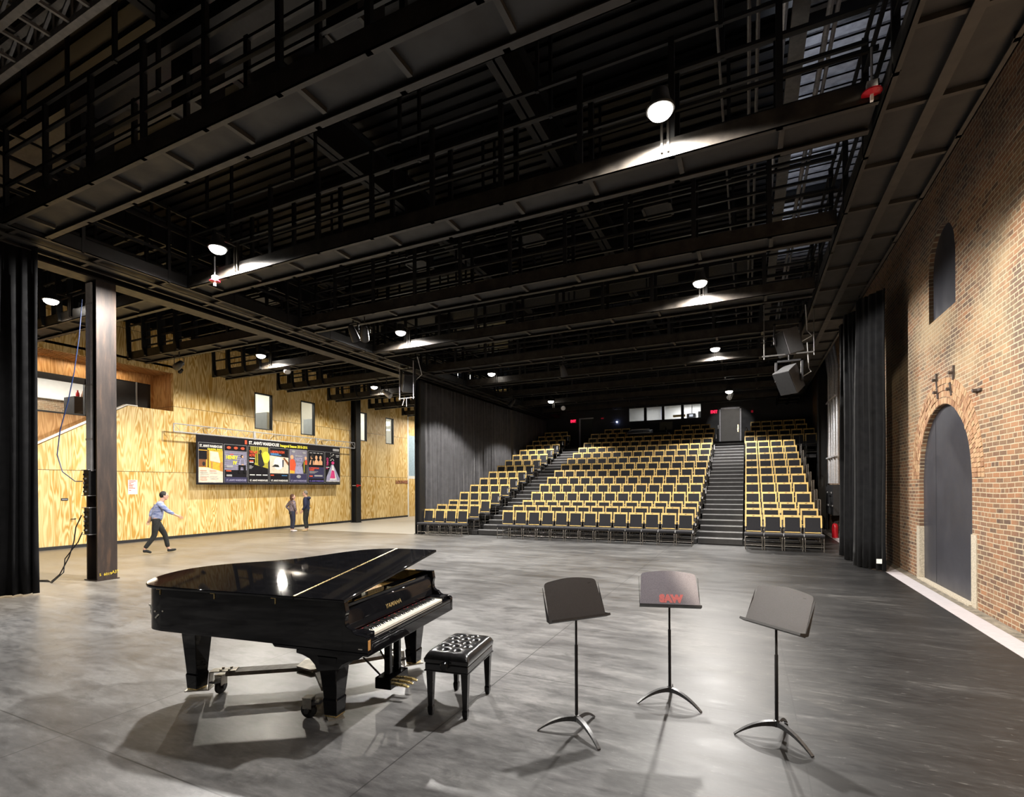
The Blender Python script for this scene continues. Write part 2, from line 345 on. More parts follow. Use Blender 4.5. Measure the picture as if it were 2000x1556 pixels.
# ---------------------------------------------------------------- mesh helpers
class MB:
    def __init__(s): s.v = []; s.f = []; s.mi = []; s.cur = 0
    def add(s, vs, fs):
        o = len(s.v); s.v += [tuple(v) for v in vs]; s.f += [tuple(i + o for i in f) for f in fs]; s.mi += [s.cur] * len(fs); return s
    def box(s, x0, x1, y0, y1, z0, z1, m=None):
        vs = [Vector((x, y, z)) for x in (x0, x1) for y in (y0, y1) for z in (z0, z1)]
        if m is not None: vs = [m @ v for v in vs]
        return s.add(vs, [(0, 1, 3, 2), (4, 6, 7, 5), (0, 4, 5, 1), (2, 3, 7, 6), (0, 2, 6, 4), (1, 5, 7, 3)])
    def cbox(s, c, d, m=None):
        return s.box(c[0] - d[0] / 2, c[0] + d[0] / 2, c[1] - d[1] / 2, c[1] + d[1] / 2, c[2] - d[2] / 2, c[2] + d[2] / 2, m)
    def bar(s, a, b, w, h=None, up=(0, 0, 1)):
        a, b = Vector(a), Vector(b); h = h or w; d = (b - a).normalized(); u = Vector(up)
        if abs(d.dot(u)) > 0.99: u = Vector((1, 0, 0))
        r = d.cross(u).normalized(); u = r.cross(d)
        vs = []
        for p in (a, b):
            for i, j in ((-1, -1), (1, -1), (1, 1), (-1, 1)): vs.append(p + r * (i * w / 2) + u * (j * h / 2))
        return s.add(vs, [(0, 1, 2, 3), (7, 6, 5, 4), (0, 4, 5, 1), (1, 5, 6, 2), (2, 6, 7, 3), (3, 7, 4, 0)])
    def tube(s, pts, r, n=8, caps=True):
        pts = [Vector(p) for p in pts]; k = len(pts); rings = []; up = None
        rr = r if isinstance(r, (list, tuple)) else [r] * k
        for i, p in enumerate(pts):
            d = (pts[min(i + 1, k - 1)] - pts[max(i - 1, 0)])
            d = d.normalized() if d.length > 1e-9 else Vector((0, 0, 1))
            if up is None: up = Vector((0, 0, 1)) if abs(d.z) < 0.9 else Vector((1, 0, 0))
            a = d.cross(up).normalized(); bb = a.cross(d).normalized(); up = bb
            rings.append([p + (a * math.cos(2 * PI * j / n) + bb * math.sin(2 * PI * j / n)) * rr[i] for j in range(n)])
        vs = [v for g in rings for v in g]; fs = []
        for i in range(k - 1):
            for j in range(n):
                j2 = (j + 1) % n; fs.append((i * n + j, i * n + j2, (i + 1) * n + j2, (i + 1) * n + j))
        if caps: fs += [tuple(range(n))[::-1], tuple((k - 1) * n + j for j in range(n))]
        return s.add(vs, fs)
    def lathe(s, prof, c=(0, 0, 0), n=16, m=None):
        vs = []; k = len(prof)
        for r, z in prof:
            for j in range(n):
                v = Vector((r * math.cos(2 * PI * j / n), r * math.sin(2 * PI * j / n), z))
                if m is not None: v = m @ v
                vs.append(v + Vector(c))
        fs = [(i * n + j, i * n + (j + 1) % n, (i + 1) * n + (j + 1) % n, (i + 1) * n + j) for i in range(k - 1) for j in range(n)]
        fs += [tuple(range(n))[::-1], tuple((k - 1) * n + j for j in range(n))]
        return s.add(vs, fs)
    def prism(s, poly, lo, hi, axis='z', m=None):
        def P(a, b, c):
            v = {'z': (a, b, c), 'x': (c, a, b), 'y': (a, c, b)}[axis]
            return (m @ Vector(v)) if m is not None else v
        k = len(poly); vs = [P(a, b, lo) for a, b in poly] + [P(a, b, hi) for a, b in poly]
        fs = [tuple(range(k))[::-1], tuple(range(k, 2 * k))] + [(i, (i + 1) % k, k + (i + 1) % k, k + i) for i in range(k)]
        return s.add(vs, fs)
    def sheet(s, grid):
        a, b = len(grid), len(grid[0]); vs = [p for r in grid for p in r]
        return s.add(vs, [(i * b + j, i * b + j + 1, (i + 1) * b + j + 1, (i + 1) * b + j) for i in range(a - 1) for j in range(b - 1)])
    def ellipsoid(s, c, r, n=14, k=8, m=None):
        prof = [(math.sin(PI * i / k) + 1e-5, -math.cos(PI * i / k)) for i in range(k + 1)]
        mm = Matrix.Diagonal((*r, 1))
        if m is not None: mm = m @ mm
        return s.lathe(prof, c, n, mm)
    def build(s, name, m=None, parent=None, smooth=False, bevel=0, solid=0, sub=0):
        me = bpy.data.meshes.new(name); me.from_pydata(s.v, [], s.f); me.update()
        mats = m if isinstance(m, (list, tuple)) else [m]
        for x in mats: me.materials.append(M[x])
        if len(mats) > 1: me.polygons.foreach_set('material_index', s.mi)
        import bmesh
        bm = bmesh.new(); bm.from_mesh(me); bmesh.ops.recalc_face_normals(bm, faces=bm.faces); bm.to_mesh(me); bm.free()
        if smooth:
            me.polygons.foreach_set('use_smooth', [True] * len(me.polygons))
            if smooth != 'all': me.set_sharp_from_angle(angle=R(38))
        o = bpy.data.objects.new(name, me); COL.objects.link(o)
        if parent is not None: o.parent = parent
        if solid:
            d = o.modifiers.new('solid', 'SOLIDIFY'); d.thickness = solid; d.offset = 0
        if bevel:
            d = o.modifiers.new('bevel', 'BEVEL'); d.width = bevel; d.segments = 2; d.limit_method = 'ANGLE'; d.angle_limit = R(40)
        if sub:
            d = o.modifiers.new('sub', 'SUBSURF'); d.levels = sub; d.render_levels = sub
        return o
def tag(o, label=None, cat=None, group=None, kind=None):
    if label: o['label'] = label
    if cat: o['category'] = cat
    if group: o['group'] = group
    if kind: o['kind'] = kind
    return o
def thing(name, label, cat, loc=(0, 0, 0), rz=0, group=None):
    o = bpy.data.objects.new(name, None); COL.objects.link(o); o.location = loc; o.rotation_euler = (0, 0, rz); o.empty_display_size = 0.1
    return tag(o, label, cat, group)
def struct(mb, name, m, **k): return tag(mb.build(name, m, **k), kind='structure')
def copy_tree(o, parent=None):
    c = o.copy(); COL.objects.link(c)
    if parent is not None: c.parent = parent
    for ch in list(o.children): copy_tree(ch, c)
    return c
FONT = None
def text(s_, name, m, parent, loc, rot, size, sx=1.0, ext=0.002, align='LEFT', bold=0.0):
    c = bpy.data.curves.new('t', 'FONT'); c.body = s_; c.size = size; c.extrude = ext; c.align_x = align; c.resolution_u = 3
    c.offset = bold
    tmp = bpy.data.objects.new('t', c); COL.objects.link(tmp)
    bpy.context.view_layer.update()
    me = bpy.data.meshes.new_from_object(tmp.evaluated_get(bpy.context.evaluated_depsgraph_get()))
    bpy.data.objects.remove(tmp); bpy.data.curves.remove(c)
    me.materials.clear(); me.materials.append(M[m])
    o = bpy.data.objects.new(name, me); COL.objects.link(o)
    if parent is not None: o.parent = parent
    o.location = loc; o.rotation_euler = rot; o.scale = (sx, 1, 1)
    return o
ORD = ['first', 'second', 'third', 'fourth', 'fifth', 'sixth', 'seventh', 'eighth', 'ninth', 'tenth', 'eleventh', 'twelfth', 'thirteenth', 'fourteenth', 'fifteenth']

# ================================================================ THE ROOM
XL, XR, YB = -19.6, 3.15, 31.0
def wall_grid(name, m, axis, c, a0, a1, z0, z1, holes, thick=0.15, kind=True):
    """wall in plane axis=c from a0..a1, z0..z1 with rectangular holes (a0,a1,z0,z1)"""
    As = sorted({a0, a1, *[h[0] for h in holes], *[h[1] for h in holes]}); Zs = sorted({z0, z1, *[h[2] for h in holes], *[h[3] for h in holes]})
    mb = MB()
    for i in range(len(As) - 1):
        zs = None
        for j in range(len(Zs) - 1):
            am, zm = (As[i] + As[i + 1]) / 2, (Zs[j] + Zs[j + 1]) / 2
            if any(h[0] < am < h[1] and h[2] < zm < h[3] for h in holes): continue
            lo, hi = (c - thick, c) if thick > 0 else (c, c - thick)
            if axis == 'x': mb.box(lo, hi, As[i], As[i + 1], Zs[j], Zs[j + 1])
            else: mb.box(As[i], As[i + 1], lo, hi, Zs[j], Zs[j + 1])
    return struct(mb, name, m)
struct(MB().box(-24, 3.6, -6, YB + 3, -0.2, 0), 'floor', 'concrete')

# left plywood wall: four office windows and the recessed stair landing
WIN = [(15.24, 16.16, 4.49, 6.10), (17.76, 18.65, 4.47, 6.12), (21.80, 22.45, 4.49, 6.10), (24.08, 24.84, 4.49, 6.06)]
wall_grid('wall_left', 'plywood', 'x', XL, 0.0, 26.2, 0.10, 7.7, WIN + [(4.0, 11.79, 2.49, 6.24)])
struct(MB().box(XL - 0.15, XL, 0.0, 26.2, 7.7, 10.2), 'wall_left_upper', 'wall_shade_black')  # wall above the lamp cones, its shade put into a black colour
# the sloping parapet that closes the lower part of the recess
mb = MB().prism([(4.0, 2.49), (6.6, 2.49), (10.25, 4.79), (11.79, 4.79), (11.79, 2.491), (11.79, 2.48), (4.0, 2.48)], XL - 0.15, XL, 'x')
struct(mb, 'wall_left_parapet', 'plywood')
mb = MB().prism([(6.5, 2.47), (10.22, 4.80), (10.55, 4.80), (10.55, 4.835), (10.20, 4.835), (6.5, 2.53)], XL - 0.17, XL + 0.02, 'x')
struct(mb, 'trim_1', 'white_paint')
XB = XL - 1.25
wall_grid('wall_recess', 'plywood_orange', 'x', XB, 3.0, 11.95, 0, 6.5, [(4.5, 9.62, 4.42, 5.72), (9.95, 11.70, 4.6, 5.9)], 0.12)
mb = MB().box(XB, XL - 0.15, 11.79, 11.95, 0, 6.5)
struct(mb, 'wall_recess_end', 'plywood_orange')
mb = MB().box(XB, XL, 3.9, 11.9, 6.42, 6.5)
y = 4.0
while y < 11.78: mb.box(XB + 0.01, XL - 0.005, y, y + 0.035, 6.24, 6.42); y += 0.085
struct(mb, 'ceiling_recess', 'plywood_orange')
for yy in (8.2, 9.3, 10.4): area('recess_light', (XL - 0.9, yy, 6.20), (0, 0, 0), 0.15, 0.8, 8, (1, 0.82, 0.6))
struct(MB().box(XB - 0.05, XB - 0.03, 9.9, 11.75, 4.55, 5.95), 'door_3', 'black_paint')
struct(MB().box(XB - 0.03, XB + 0.02, 11.18, 11.215, 4.6, 5.9), 'trim_2', 'grey_paint')
# window of the bar behind the recess
fr = MB()
for a, b, c, d in ((4.5, 9.62, 5.52, 5.72), (4.5, 9.62, 4.42, 4.47), (9.55, 9.62, 4.42, 5.72)): fr.box(XB - 0.1, XB + 0.02, a, b, c, d)
wf = struct(fr, 'window_5', 'black_paint')
MB().box(XB - 0.06, XB - 0.05, 4.5, 9.55, 4.47, 5.52).build('window_pane', 'glass', wf)
struct(MB().box(XB - 4.3, XB - 4.2, 3, 13.5, 3.4, 5.45), 'wall_bar', 'brick_wall')
struct(MB().box(XB - 4.3, XB - 4.0, 3, 13.5, 5.45, 7), 'trim_9', 'white_paint')
struct(MB().box(XB - 4.2, XB - 0.12, 3, 12, 6.35, 6.45), 'ceiling_bar', 'white_paint')
struct(MB().box(XB - 4.2, XB - 0.12, 12, 12.1, 3.4, 6.45), 'wall_bar_side', 'white_paint')
struct(MB().box(XB - 4.2, XB - 0.12, 3, 12, 3.35, 3.45), 'floor_bar', 'grey_paint')
t = tag(MB().box(XB - 2.1, XB - 2.0, 5.5, 12.0, 5.95, 6.02).build('tube_light', 'tube_glow'), 'long glowing strip light hanging above the bar window room', 'light')
area('bar_light', (XB - 2.0, 8.5, 6.3), (0, 0, 0), 1.2, 5.5, 330, (1.0, 0.96, 0.88))

def person_bust(name, x, y, z, hair, cloth, lab):
    p = thing(name, lab, 'person', (x, y, z))
    b = MB().ellipsoid((0, 0, 0.58), (0.085, 0.10, 0.13)).tube([(0, 0, 0.30), (0, 0, 0.48)], [0.07, 0.055], 10).lathe([(0.14, -0.57), (0.17, 0.0), (0.19, 0.18), (0.12, 0.30), (0.05, 0.36)], n=14, m=Matrix.Diagonal((0.75, 1.15, 1, 1)))
    b.ellipsoid((0.085, 0.0, 0.56), (0.015, 0.014, 0.022))
    b.build('body', 'skin', p, smooth=True)
    MB().lathe([(0.15, -0.57), (0.18, 0.0), (0.20, 0.17), (0.14, 0.295), (0.075, 0.33)], n=14, m=Matrix.Diagonal((0.8, 1.18, 1, 1))).build('shirt', cloth, p, smooth=True)
    MB().ellipsoid((-0.015, 0, 0.635), (0.095, 0.11, 0.11)).build('hair', hair, p, smooth=True)
    return p
person_bust('person', XB - 1.3, 8.62, 4.02, 'hair_brown', 'black_cloth', 'person in a black top sitting low behind the bar window, only head and shoulders showing')
person_bust('person', XB - 2.4, 9.6, 4.02, 'hair_grey', 'grey_cloth', 'person in a grey top standing farther inside the bar window room')
b = thing('bar_cabinet', 'black steel cabinet standing inside the bar window room', 'cabinet', (XB - 1.2, 10.25, 3.45))
MB().box(-0.35, 0.35, -0.62, 0.45, 0, 1.75).build('body', 'black_paint', b, bevel=0.01)
MB().box(0.351, 0.358, 0.05, 0.42, 1.30, 1.72).build('paper_notice', 'paper', b)
for dy, z0, z1 in ((0.18, 1.58, 1.66), (0.22, 1.50, 1.56), (0.26, 1.36, 1.44)): MB().box(0.359, 0.362, dy, dy + 0.07, z0, z1).build('red_mark', 'red_paint', b)
for i, (dy, mm, lb) in enumerate(((-0.45, 'red_paint', 'small red bottle on top of the bar cabinet'), (-0.30, 'paper', 'white jug on top of the bar cabinet'), (0.20, 'paper', 'white bowl on top of the bar cabinet, right of the jug'))):
    tag(MB().lathe([(0.05, 0), (0.06, 0.05), (0.055, 0.14), (0.025, 0.19), (0.025, 0.24)] if i < 2 else [(0.05, 0), (0.10, 0.06), (0.11, 0.14)], n=12).build(['bottle', 'jug', 'bowl'][i], mm, smooth=True), lb, ['bottle', 'jug', 'bowl'][i]).location = (XB - 1.0, 10.25 + dy, 5.20)

# office behind the four windows
struct(MB().box(-23.0, -22.9, 13.5, 30, 3.5, 7.2), 'wall_office', 'white_paint')
struct(MB().box(-22.9, XL - 0.15, 13.5, 30, 3.4, 3.5), 'floor_office', 'grey_paint')
struct(MB().box(-22.9, XL - 0.15, 13.5, 30, 7.2, 7.3), 'ceiling_office', 'white_paint')
struct(MB().box(-22.9, XL - 0.15, 30, 30.1, 3.4, 7.3), 'wall_office_end', 'white_paint')
area('office_light', (-21.2, 17.0, 7.1), (0, 0, 0), 1.5, 5, 230, (0.96, 1.0, 0.90))
area('office_light', (-21.2, 25.0, 7.1), (0, 0, 0), 1.5, 6, 230, (0.96, 1.0, 0.95))
for k, (a, b_, c, d) in enumerate(WIN):
    f = MB(); e = 0.045
    f.box(XL - 0.15, XL + 0.004, a, a + e, c, d).box(XL - 0.15, XL + 0.004, b_ - e, b_, c, d).box(XL - 0.15, XL + 0.004, a, b_, d - e, d).box(XL - 0.15, XL + 0.004, a, b_, c, c + e)
    wf = struct(f, 'window_%d' % (k + 1), 'black_paint')
    MB().box(XL - 0.12, XL - 0.11, a + e, b_ - e, c + e, d - e).build('window_pane', 'glass', wf)
for k, (x, y, lb) in enumerate(((-21.4, 17.7, 'grey file cabinet seen low in the first office window'), (-21.2, 20.45, 'grey file cabinet seen low in the second office window'))):
    o = thing('file_cabinet', lb, 'cabinet', (x, y, 3.5), 0, 'grey file cabinets in the office')
    MB().box(-0.4, 0.4, -0.7, 0.7, 0, 2.05).build('body', 'grey_paint', o, bevel=0.01)
    for z in (0.1, 0.75, 1.4):
        for yy in (-0.68, 0.02): MB().box(0.401, 0.42, yy, yy + 0.66, z, z + 0.58).build('drawer', 'grey_paint', o, bevel=0.006)
t = thing('potted_plant', 'small red and green potted plant on the sill of the second office window', 'plant', (XL - 0.30, 17.98, 4.47))
MB().lathe([(0.06, 0), (0.08, 0.10), (0.085, 0.12)], n=12).build('pot', 'paper', t)
fb = MB(); fr_ = MB()
for k in range(26):
    a = random.random() * 6.3; r = random.random() * 0.07; z = 0.12 + random.random() * 0.30
    m4 = Matrix.Rotation(a, 4, 'Z') @ Matrix.Rotation(0.7, 4, 'Y')
    (fr_ if k % 3 else fb).ellipsoid((r * math.cos(a), r * math.sin(a), z), (0.045, 0.02, 0.01), 6, 4, m4)
fb.build('leaves', 'grey_cloth', t); fr_.build('flowers', 'red_paint', t)
tag(MB().box(XL - 0.5, XL - 0.15, 17.70, 18.7, 4.43, 4.47).build('window_sill', 'white_paint'), kind='structure')
struct(MB().box(XL - 0.01, XL + 0.02, 0.0, 26.2, 0.0, 0.10), 'baseboard_left', 'black_paint')

# far end of the foyer beyond the plywood wall: glazed screen and another plywood wall
struct(MB().box(-24, -12.2, 33.0, 33.2, 0, 9), 'wall_foyer_back', 'plywood')
struct(MB().box(-24.1, -24.0, 26.2, 33, 0, 9), 'wall_foyer_left', 'white_paint')
struct(MB().box(XL - 0.14, XL - 0.02, 26.35, 30.1, 0, 2.42).box(XL - 0.14, XL - 0.02, 26.35, 30.1, 5.2, 9), 'wall_foyer_return', 'plywood')
struct(MB().box(XL - 0.14, XL - 0.01, 26.2, 26.35, 0, 9).box(XL - 0.14, XL - 0.01, 26.35, 30.1, 2.42, 2.60), 'trim_10', 'white_paint')
struct(MB().box(XL - 0.14, XL - 0.03, 26.35, 30.1, 2.60, 5.2), 'window_9', 'pale_blue')
f = MB()
for x in (-19.6, -18.3, -17.0, -15.6): f.box(x, x + 0.09, 28.4, 28.5, 0, 4.2)
for z in (0.0, 1.05, 2.55, 4.12): f.box(-19.6, -12.3, 28.4, 28.5, z, z + (0.07 if z != 2.55 else 0.22))
s_ = struct(f, 'window_6', 'white_paint')
MB().box(-19.55, -12.3, 28.44, 28.45, 0.07, 4.12).build('window_pane', 'glass', s_)
area('foyer_light', (-17, 27.5, 6.2), (0, 0, 0), 3, 2, 420, (1, 0.88, 0.72))
area('foyer_light', (-16, 31, 6.2), (0, 0, 0), 3, 2, 320, (0.75, 0.88, 1.0))
for i in range(3): tag(MB().tube([(-18.8 + i * 1.0, 30.6, 5.6), (-18.1 + i * 1.0, 30.6, 5.6)], 0.05, 8).bar((-18.5 + i, 30.6, 5.6), (-18.5 + i, 30.6, 10.2), 0.01).build('tube_light', 'tube_glow'), 'glowing tube light over the far foyer, %s from the left' % ORD[i], 'light', 'foyer tube lights')

# brick wall on the right with the arched doorway and the arched upper window
def arch_wall():
    mb = MB(); X0, X1 = XR, XR + 0.45; y0, y1, z1 = -6.0, YB, 10.3
    opens = [(11.4, 1.32, 0.0, 2.0), (11.4, 0.675, 4.93, 5.84)]
    def slab(a, b, c, d): mb.box(X0, X1, a, b, c, d)
    cy, r, zb, zs = opens[0]; n = 28
    slab(y0, cy - r, 0, 4.93); slab(cy + r, y1, 0, 4.93)
    for i in range(n):
        a0 = cy - r + 2 * r * i / n; a1 = cy - r + 2 * r * (i + 1) / n
        h0 = zs + math.sqrt(max(0, r * r - (a0 - cy) ** 2)); h1 = zs + math.sqrt(max(0, r * r - (a1 - cy) ** 2))
        mb.prism([(a0, h0), (a1, h1), (a1, 4.93), (a0, 4.93)], X0, X1, 'x')
    cy, r, zb, zs = opens[1]
    slab(y0, cy - r, 4.93, z1); slab(cy + r, y1, 4.93, z1)
    for i in range(n):
        a0 = cy - r + 2 * r * i / n; a1 = cy - r + 2 * r * (i + 1) / n
        h0 = zs + math.sqrt(max(0, r * r - (a0 - cy) ** 2)); h1 = zs + math.sqrt(max(0, r * r - (a1 - cy) ** 2))
        mb.prism([(a0, h0), (a1, h1), (a1, z1), (a0, z1)], X0, X1, 'x')
    return struct(mb, 'wall_right', 'brick_wall')
arch_wall()
def arch_poly(cy, r, zb, zs, n=40, ext=0.0):
    return [(cy - r - ext, zb), (cy + r + ext, zb)] + [(cy + (r + ext) * math.cos(PI * i / n), zs + (r + ext) * math.sin(PI * i / n)) for i in range(n + 1)]
dr = struct(MB().prism(arch_poly(11.4, 1.32, 0.02, 2.0, ext=0.03), XR + 0.07, XR + 0.13, 'x'), 'door_1', 'arch_panel')
MB().box(XR + 0.066, XR + 0.071, 11.98, 11.984, 0.05, 3.2).build('seam', 'black_matte', dr)
struct(MB().prism(arch_poly(11.4, 0.675, 4.90, 5.84, ext=0.03), XR + 0.07, XR + 0.12, 'x'), 'window_7', 'arch_panel')
# rings of arch bricks
def voussoirs(cy, zs, r0, rings, name, dz=0.0):
    mb = MB()
    for k in range(rings):
        ra, rb = r0 + 0.01 + k * 0.115, r0 + 0.108 + k * 0.115
        n = int(PI * (ra + rb) / 2 / 0.075)
        for i in range(n):
            a0 = PI * (i + 0.07) / n; a1 = PI * (i + 0.93) / n; d = random.uniform(0.004, 0.016)
            q = [(cy + r * math.cos(a), zs + r * math.sin(a)) for r, a in ((ra, a0), (rb, a0), (rb, a1), (ra, a1))]
            mb.prism(q, XR - d, XR + 0.05, 'x')
    return struct(mb, name, 'brick_arch')
m, t_, n_, b_ = nt('brick_arch'); geo = t_.nodes.new('ShaderNodeNewGeometry')
t_.links.new(ramp(t_, mth(t_, 'ADD', mth(t_, 'MULTIPLY', geo.outputs['Random Per Island'], 0.7), mth(t_, 'MULTIPLY', noise(t_, objco(t_), 14, 5), 0.4)), [(0.15, (0.22, 0.11, 0.06)), (0.5, (0.36, 0.21, 0.115)), (0.85, (0.42, 0.28, 0.16))]), b_.inputs['Base Color'])
b_.inputs['Roughness'].default_value = 0.9; M['brick_arch'] = m
voussoirs(11.4, 2.0, 1.32, 4, 'trim_3')
mb = MB()
for y0, y1 in ((12.70, 12.88), (9.90, 10.10)): mb.box(XR - 0.012, XR + 0.10, y0, y1, 0, 1.05 if y0 > 11 else 1.12)
struct(mb, 'trim_4', 'stone')
struct(MB().box(XR - 0.05, XR + 0.14, 10.08, 12.72, 0, 0.025), 'trim_5', 'stone')
# iron tie plates on the brick
def atX(px, py, X):
    u, v = px - CX, py - CY; c, s = math.cos(ROLL), math.sin(ROLL); uu, vv = c * u - s * v, s * u + c * v
    d = Vector((math.cos(YAW) * uu / F_PX - math.sin(YAW), math.sin(YAW) * uu / F_PX + math.cos(YAW), -vv / F_PX)); t = X / d.x
    return Vector((X, d.y * t, CAM_H + d.z * t))
for k, (px, py, a, lb) in enumerate(((1831, 742, 80, 'upper left of the four around the arch crown'), (1864, 727, 95, 'highest one, right of the arch crown'), (1833, 766, 80, 'lowest one on the left of the arch crown'), (1859, 759, 70, 'diamond turned one just above the arch crown'), (1912, 762, 0, 'lying one on the plain brick right of the arch'))):
    p = atX(px, py, XR)
    o = thing('tie_plate', 'rusty iron wall tie plate, ' + lb, 'tie plate', (XR, p.y, p.z), 0, 'iron tie plates on the brick wall')
    o.rotation_euler = (R(a), 0, 0)
    MB().box(-0.03, 0, -0.12, 0.12, -0.02, 0.02).build('plate', 'iron', o, bevel=0.004)
    MB().lathe([(0.028, -0.08), (0.028, -0.03)], n=6, m=Matrix.Rotation(R(90), 4, 'Y')).build('bolt', 'iron', o).location = (-0.0, 0, 0)

# back wall with the control booth opening and doors
wall_grid('wall_back', 'dark_wall', 'y', YB, -12.3, 3.6, 0, 10.3, [(-6.60, -2.38, 5.82, 6.66), (-1.39, -0.35, 4.1, 6.25), (-9.70, -8.83, 4.1, 6.20)], -0.2)
struct(MB().box(-12.3, -12.1, 26, YB, 0, 10.3), 'wall_left_seating', 'dark_wall')
# doors
d = struct(MB().box(-1.35, -0.39, YB + 0.05, YB + 0.09, 4.12, 6.21), 'door_2', 'door_grey')
MB().box(-0.50, -0.44, YB + 0.0, YB + 0.05, 5.05, 5.10).build('door_handle', 'brass', d)
MB().box(-0.49, -0.45, YB + 0.03, YB + 0.05, 4.9, 5.3).build('door_plate', 'brass', d)
struct(MB().box(-1.44, -1.36, YB - 0.03, YB + 0.05, 4.12, 6.30).box(-0.38, -0.30, YB - 0.03, YB + 0.05, 4.12, 6.30).box(-1.44, -0.30, YB - 0.03, YB + 0.05, 6.21, 6.30), 'trim_6', 'frame_white')
struct(MB().box(-9.66, -8.87, YB + 0.05, YB + 0.09, 4.12, 6.15), 'door_4', 'grey_cloth')
struct(MB().box(-9.74, -9.66, YB - 0.03, YB + 0.05, 4.12, 6.22).box(-9.74, -8.80, YB - 0.03, YB + 0.05, 6.15, 6.22), 'trim_7', 'frame_white')
# booth
struct(MB().box(-7.5, -1.6, YB + 2.4, YB + 2.5, 4.5, 8), 'wall_booth', 'white_paint')
struct(MB().box(-7.5, -1.6, YB + 0.2, YB + 2.4, 7.0, 7.1), 'ceiling_booth', 'white_paint')
struct(MB().box(-7.6, -7.5, YB + 0.2, YB + 2.5, 4.5, 7.1).box(-1.6, -1.5, YB + 0.2, YB + 2.5, 4.5, 7.1), 'wall_booth_sides', 'white_paint')
struct(MB().box(-7.5, -1.6, YB + 0.2, YB + 2.4, 4.4, 4.5), 'floor_booth', 'grey_paint')
area('booth_light', (-3.2, YB + 1.4, 6.9), (0, 0, 0), 1.6, 0.8, 75, (0.95, 0.97, 1.0))
area('booth_light', (-5.6, YB + 1.4, 6.9), (0, 0, 0), 1.2, 0.8, 14, (0.95, 0.97, 1.0))
f = MB()
for x in (-6.60, -5.66, -5.62 + 0.02, -4.62, -3.52, -2.43): f.box(x, x + (0.16 if x in (-5.66, -4.62, -3.52) else 0.05), YB - 0.02, YB + 0.1, 5.82, 6.66)
f.box(-6.6, -2.38, YB - 0.02, YB + 0.1, 6.62, 6.68).box(-6.6, -2.38, YB - 0.02, YB + 0.1, 5.79, 5.83)
bw = struct(f, 'window_8', 'black_paint')
MB().box(-6.55, -2.43, YB + 0.05, YB + 0.06, 5.83, 6.62).build('window_pane', 'glass', bw)
struct(MB().box(-5.02, -4.98, YB + 2.3, YB + 2.4, 4.5, 7.0), 'trim_8', 'frame_white')
p = thing('projector', 'white video projector hanging inside the control booth window', 'projector', (-3.0, YB + 1.0, 6.05))
MB().box(-0.28, 0.22, -0.3, 0.3, -0.12, 0.14).build('body', 'grey_paint', p, bevel=0.02)
MB().tube([(0, 0, 0.14), (0, 0, 0.9)], 0.02, 8).build('pole', 'black_paint', p)
MB().box(-0.13, 0.08, -0.31, -0.30, -0.05, 0.08).build('screen', 'screen', p)
tag(MB().box(-4.05, -3.35, YB + 0.55, YB + 0.75, 6.02, 6.14).build('wooden_box', 'seat_wood'), 'small wooden box on a shelf in the control booth window', 'box')
tag(MB().box(-2.62, -2.30, YB + 0.5, YB + 0.55, 5.85, 6.25).build('paper_sheet', 'paper'), 'white sheet at the right end of the control booth window', 'paper')

def exit_sign(x, z, lab):
    o = thing('exit_sign', lab, 'exit sign', (x, YB - 0.05, z), 0, 'red exit signs on the back wall')
    MB().box(-0.19, 0.19, 0, 0.05, -0.11, 0.11).build('housing', 'exit_panel', o, bevel=0.008)
    text('EXIT', 'lettering', 'exit_red', o, (0, -0.004, -0.075), (R(90), 0, 0), 0.22, 0.78, 0.003, 'CENTER', 0.006)
exit_sign(-1.72, 6.10, 'glowing red EXIT sign beside the right door at the top of the seating')
exit_sign(-10.12, 6.06, 'glowing red EXIT sign beside the left door at the top of the seating')
tag(MB().box(0.20, 0.30, YB - 0.05, YB, 5.93, 6.05).build('alarm_box', 'exit_panel'), 'small red lit alarm box on the back wall right of the door', 'alarm')
tag(MB().box(-8.30, -8.15, YB - 0.05, YB, 6.10, 6.16).build('indicator_light', 'exit_panel'), 'tiny red indicator on the back wall right of the left door', 'light')
l = thing('blue_light', 'small blue white work light on the back wall beside the control booth', 'light', (-7.30, YB - 0.045, 5.85))
MB().ellipsoid((0, 0, 0), (0.035, 0.03, 0.035)).build('bulb', 'led_blue', l); MB().box(-0.4, 0.0, 0.02, 0.05, -0.01, 0.01).build('bracket', 'galv', l)

# roof deck and the beams under it
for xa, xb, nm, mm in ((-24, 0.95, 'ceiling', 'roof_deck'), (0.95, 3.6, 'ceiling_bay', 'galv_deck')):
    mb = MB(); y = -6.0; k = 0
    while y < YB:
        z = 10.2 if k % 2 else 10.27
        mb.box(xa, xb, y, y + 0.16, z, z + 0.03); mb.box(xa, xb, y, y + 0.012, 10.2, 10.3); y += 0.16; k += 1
    struct(mb, nm, mm)

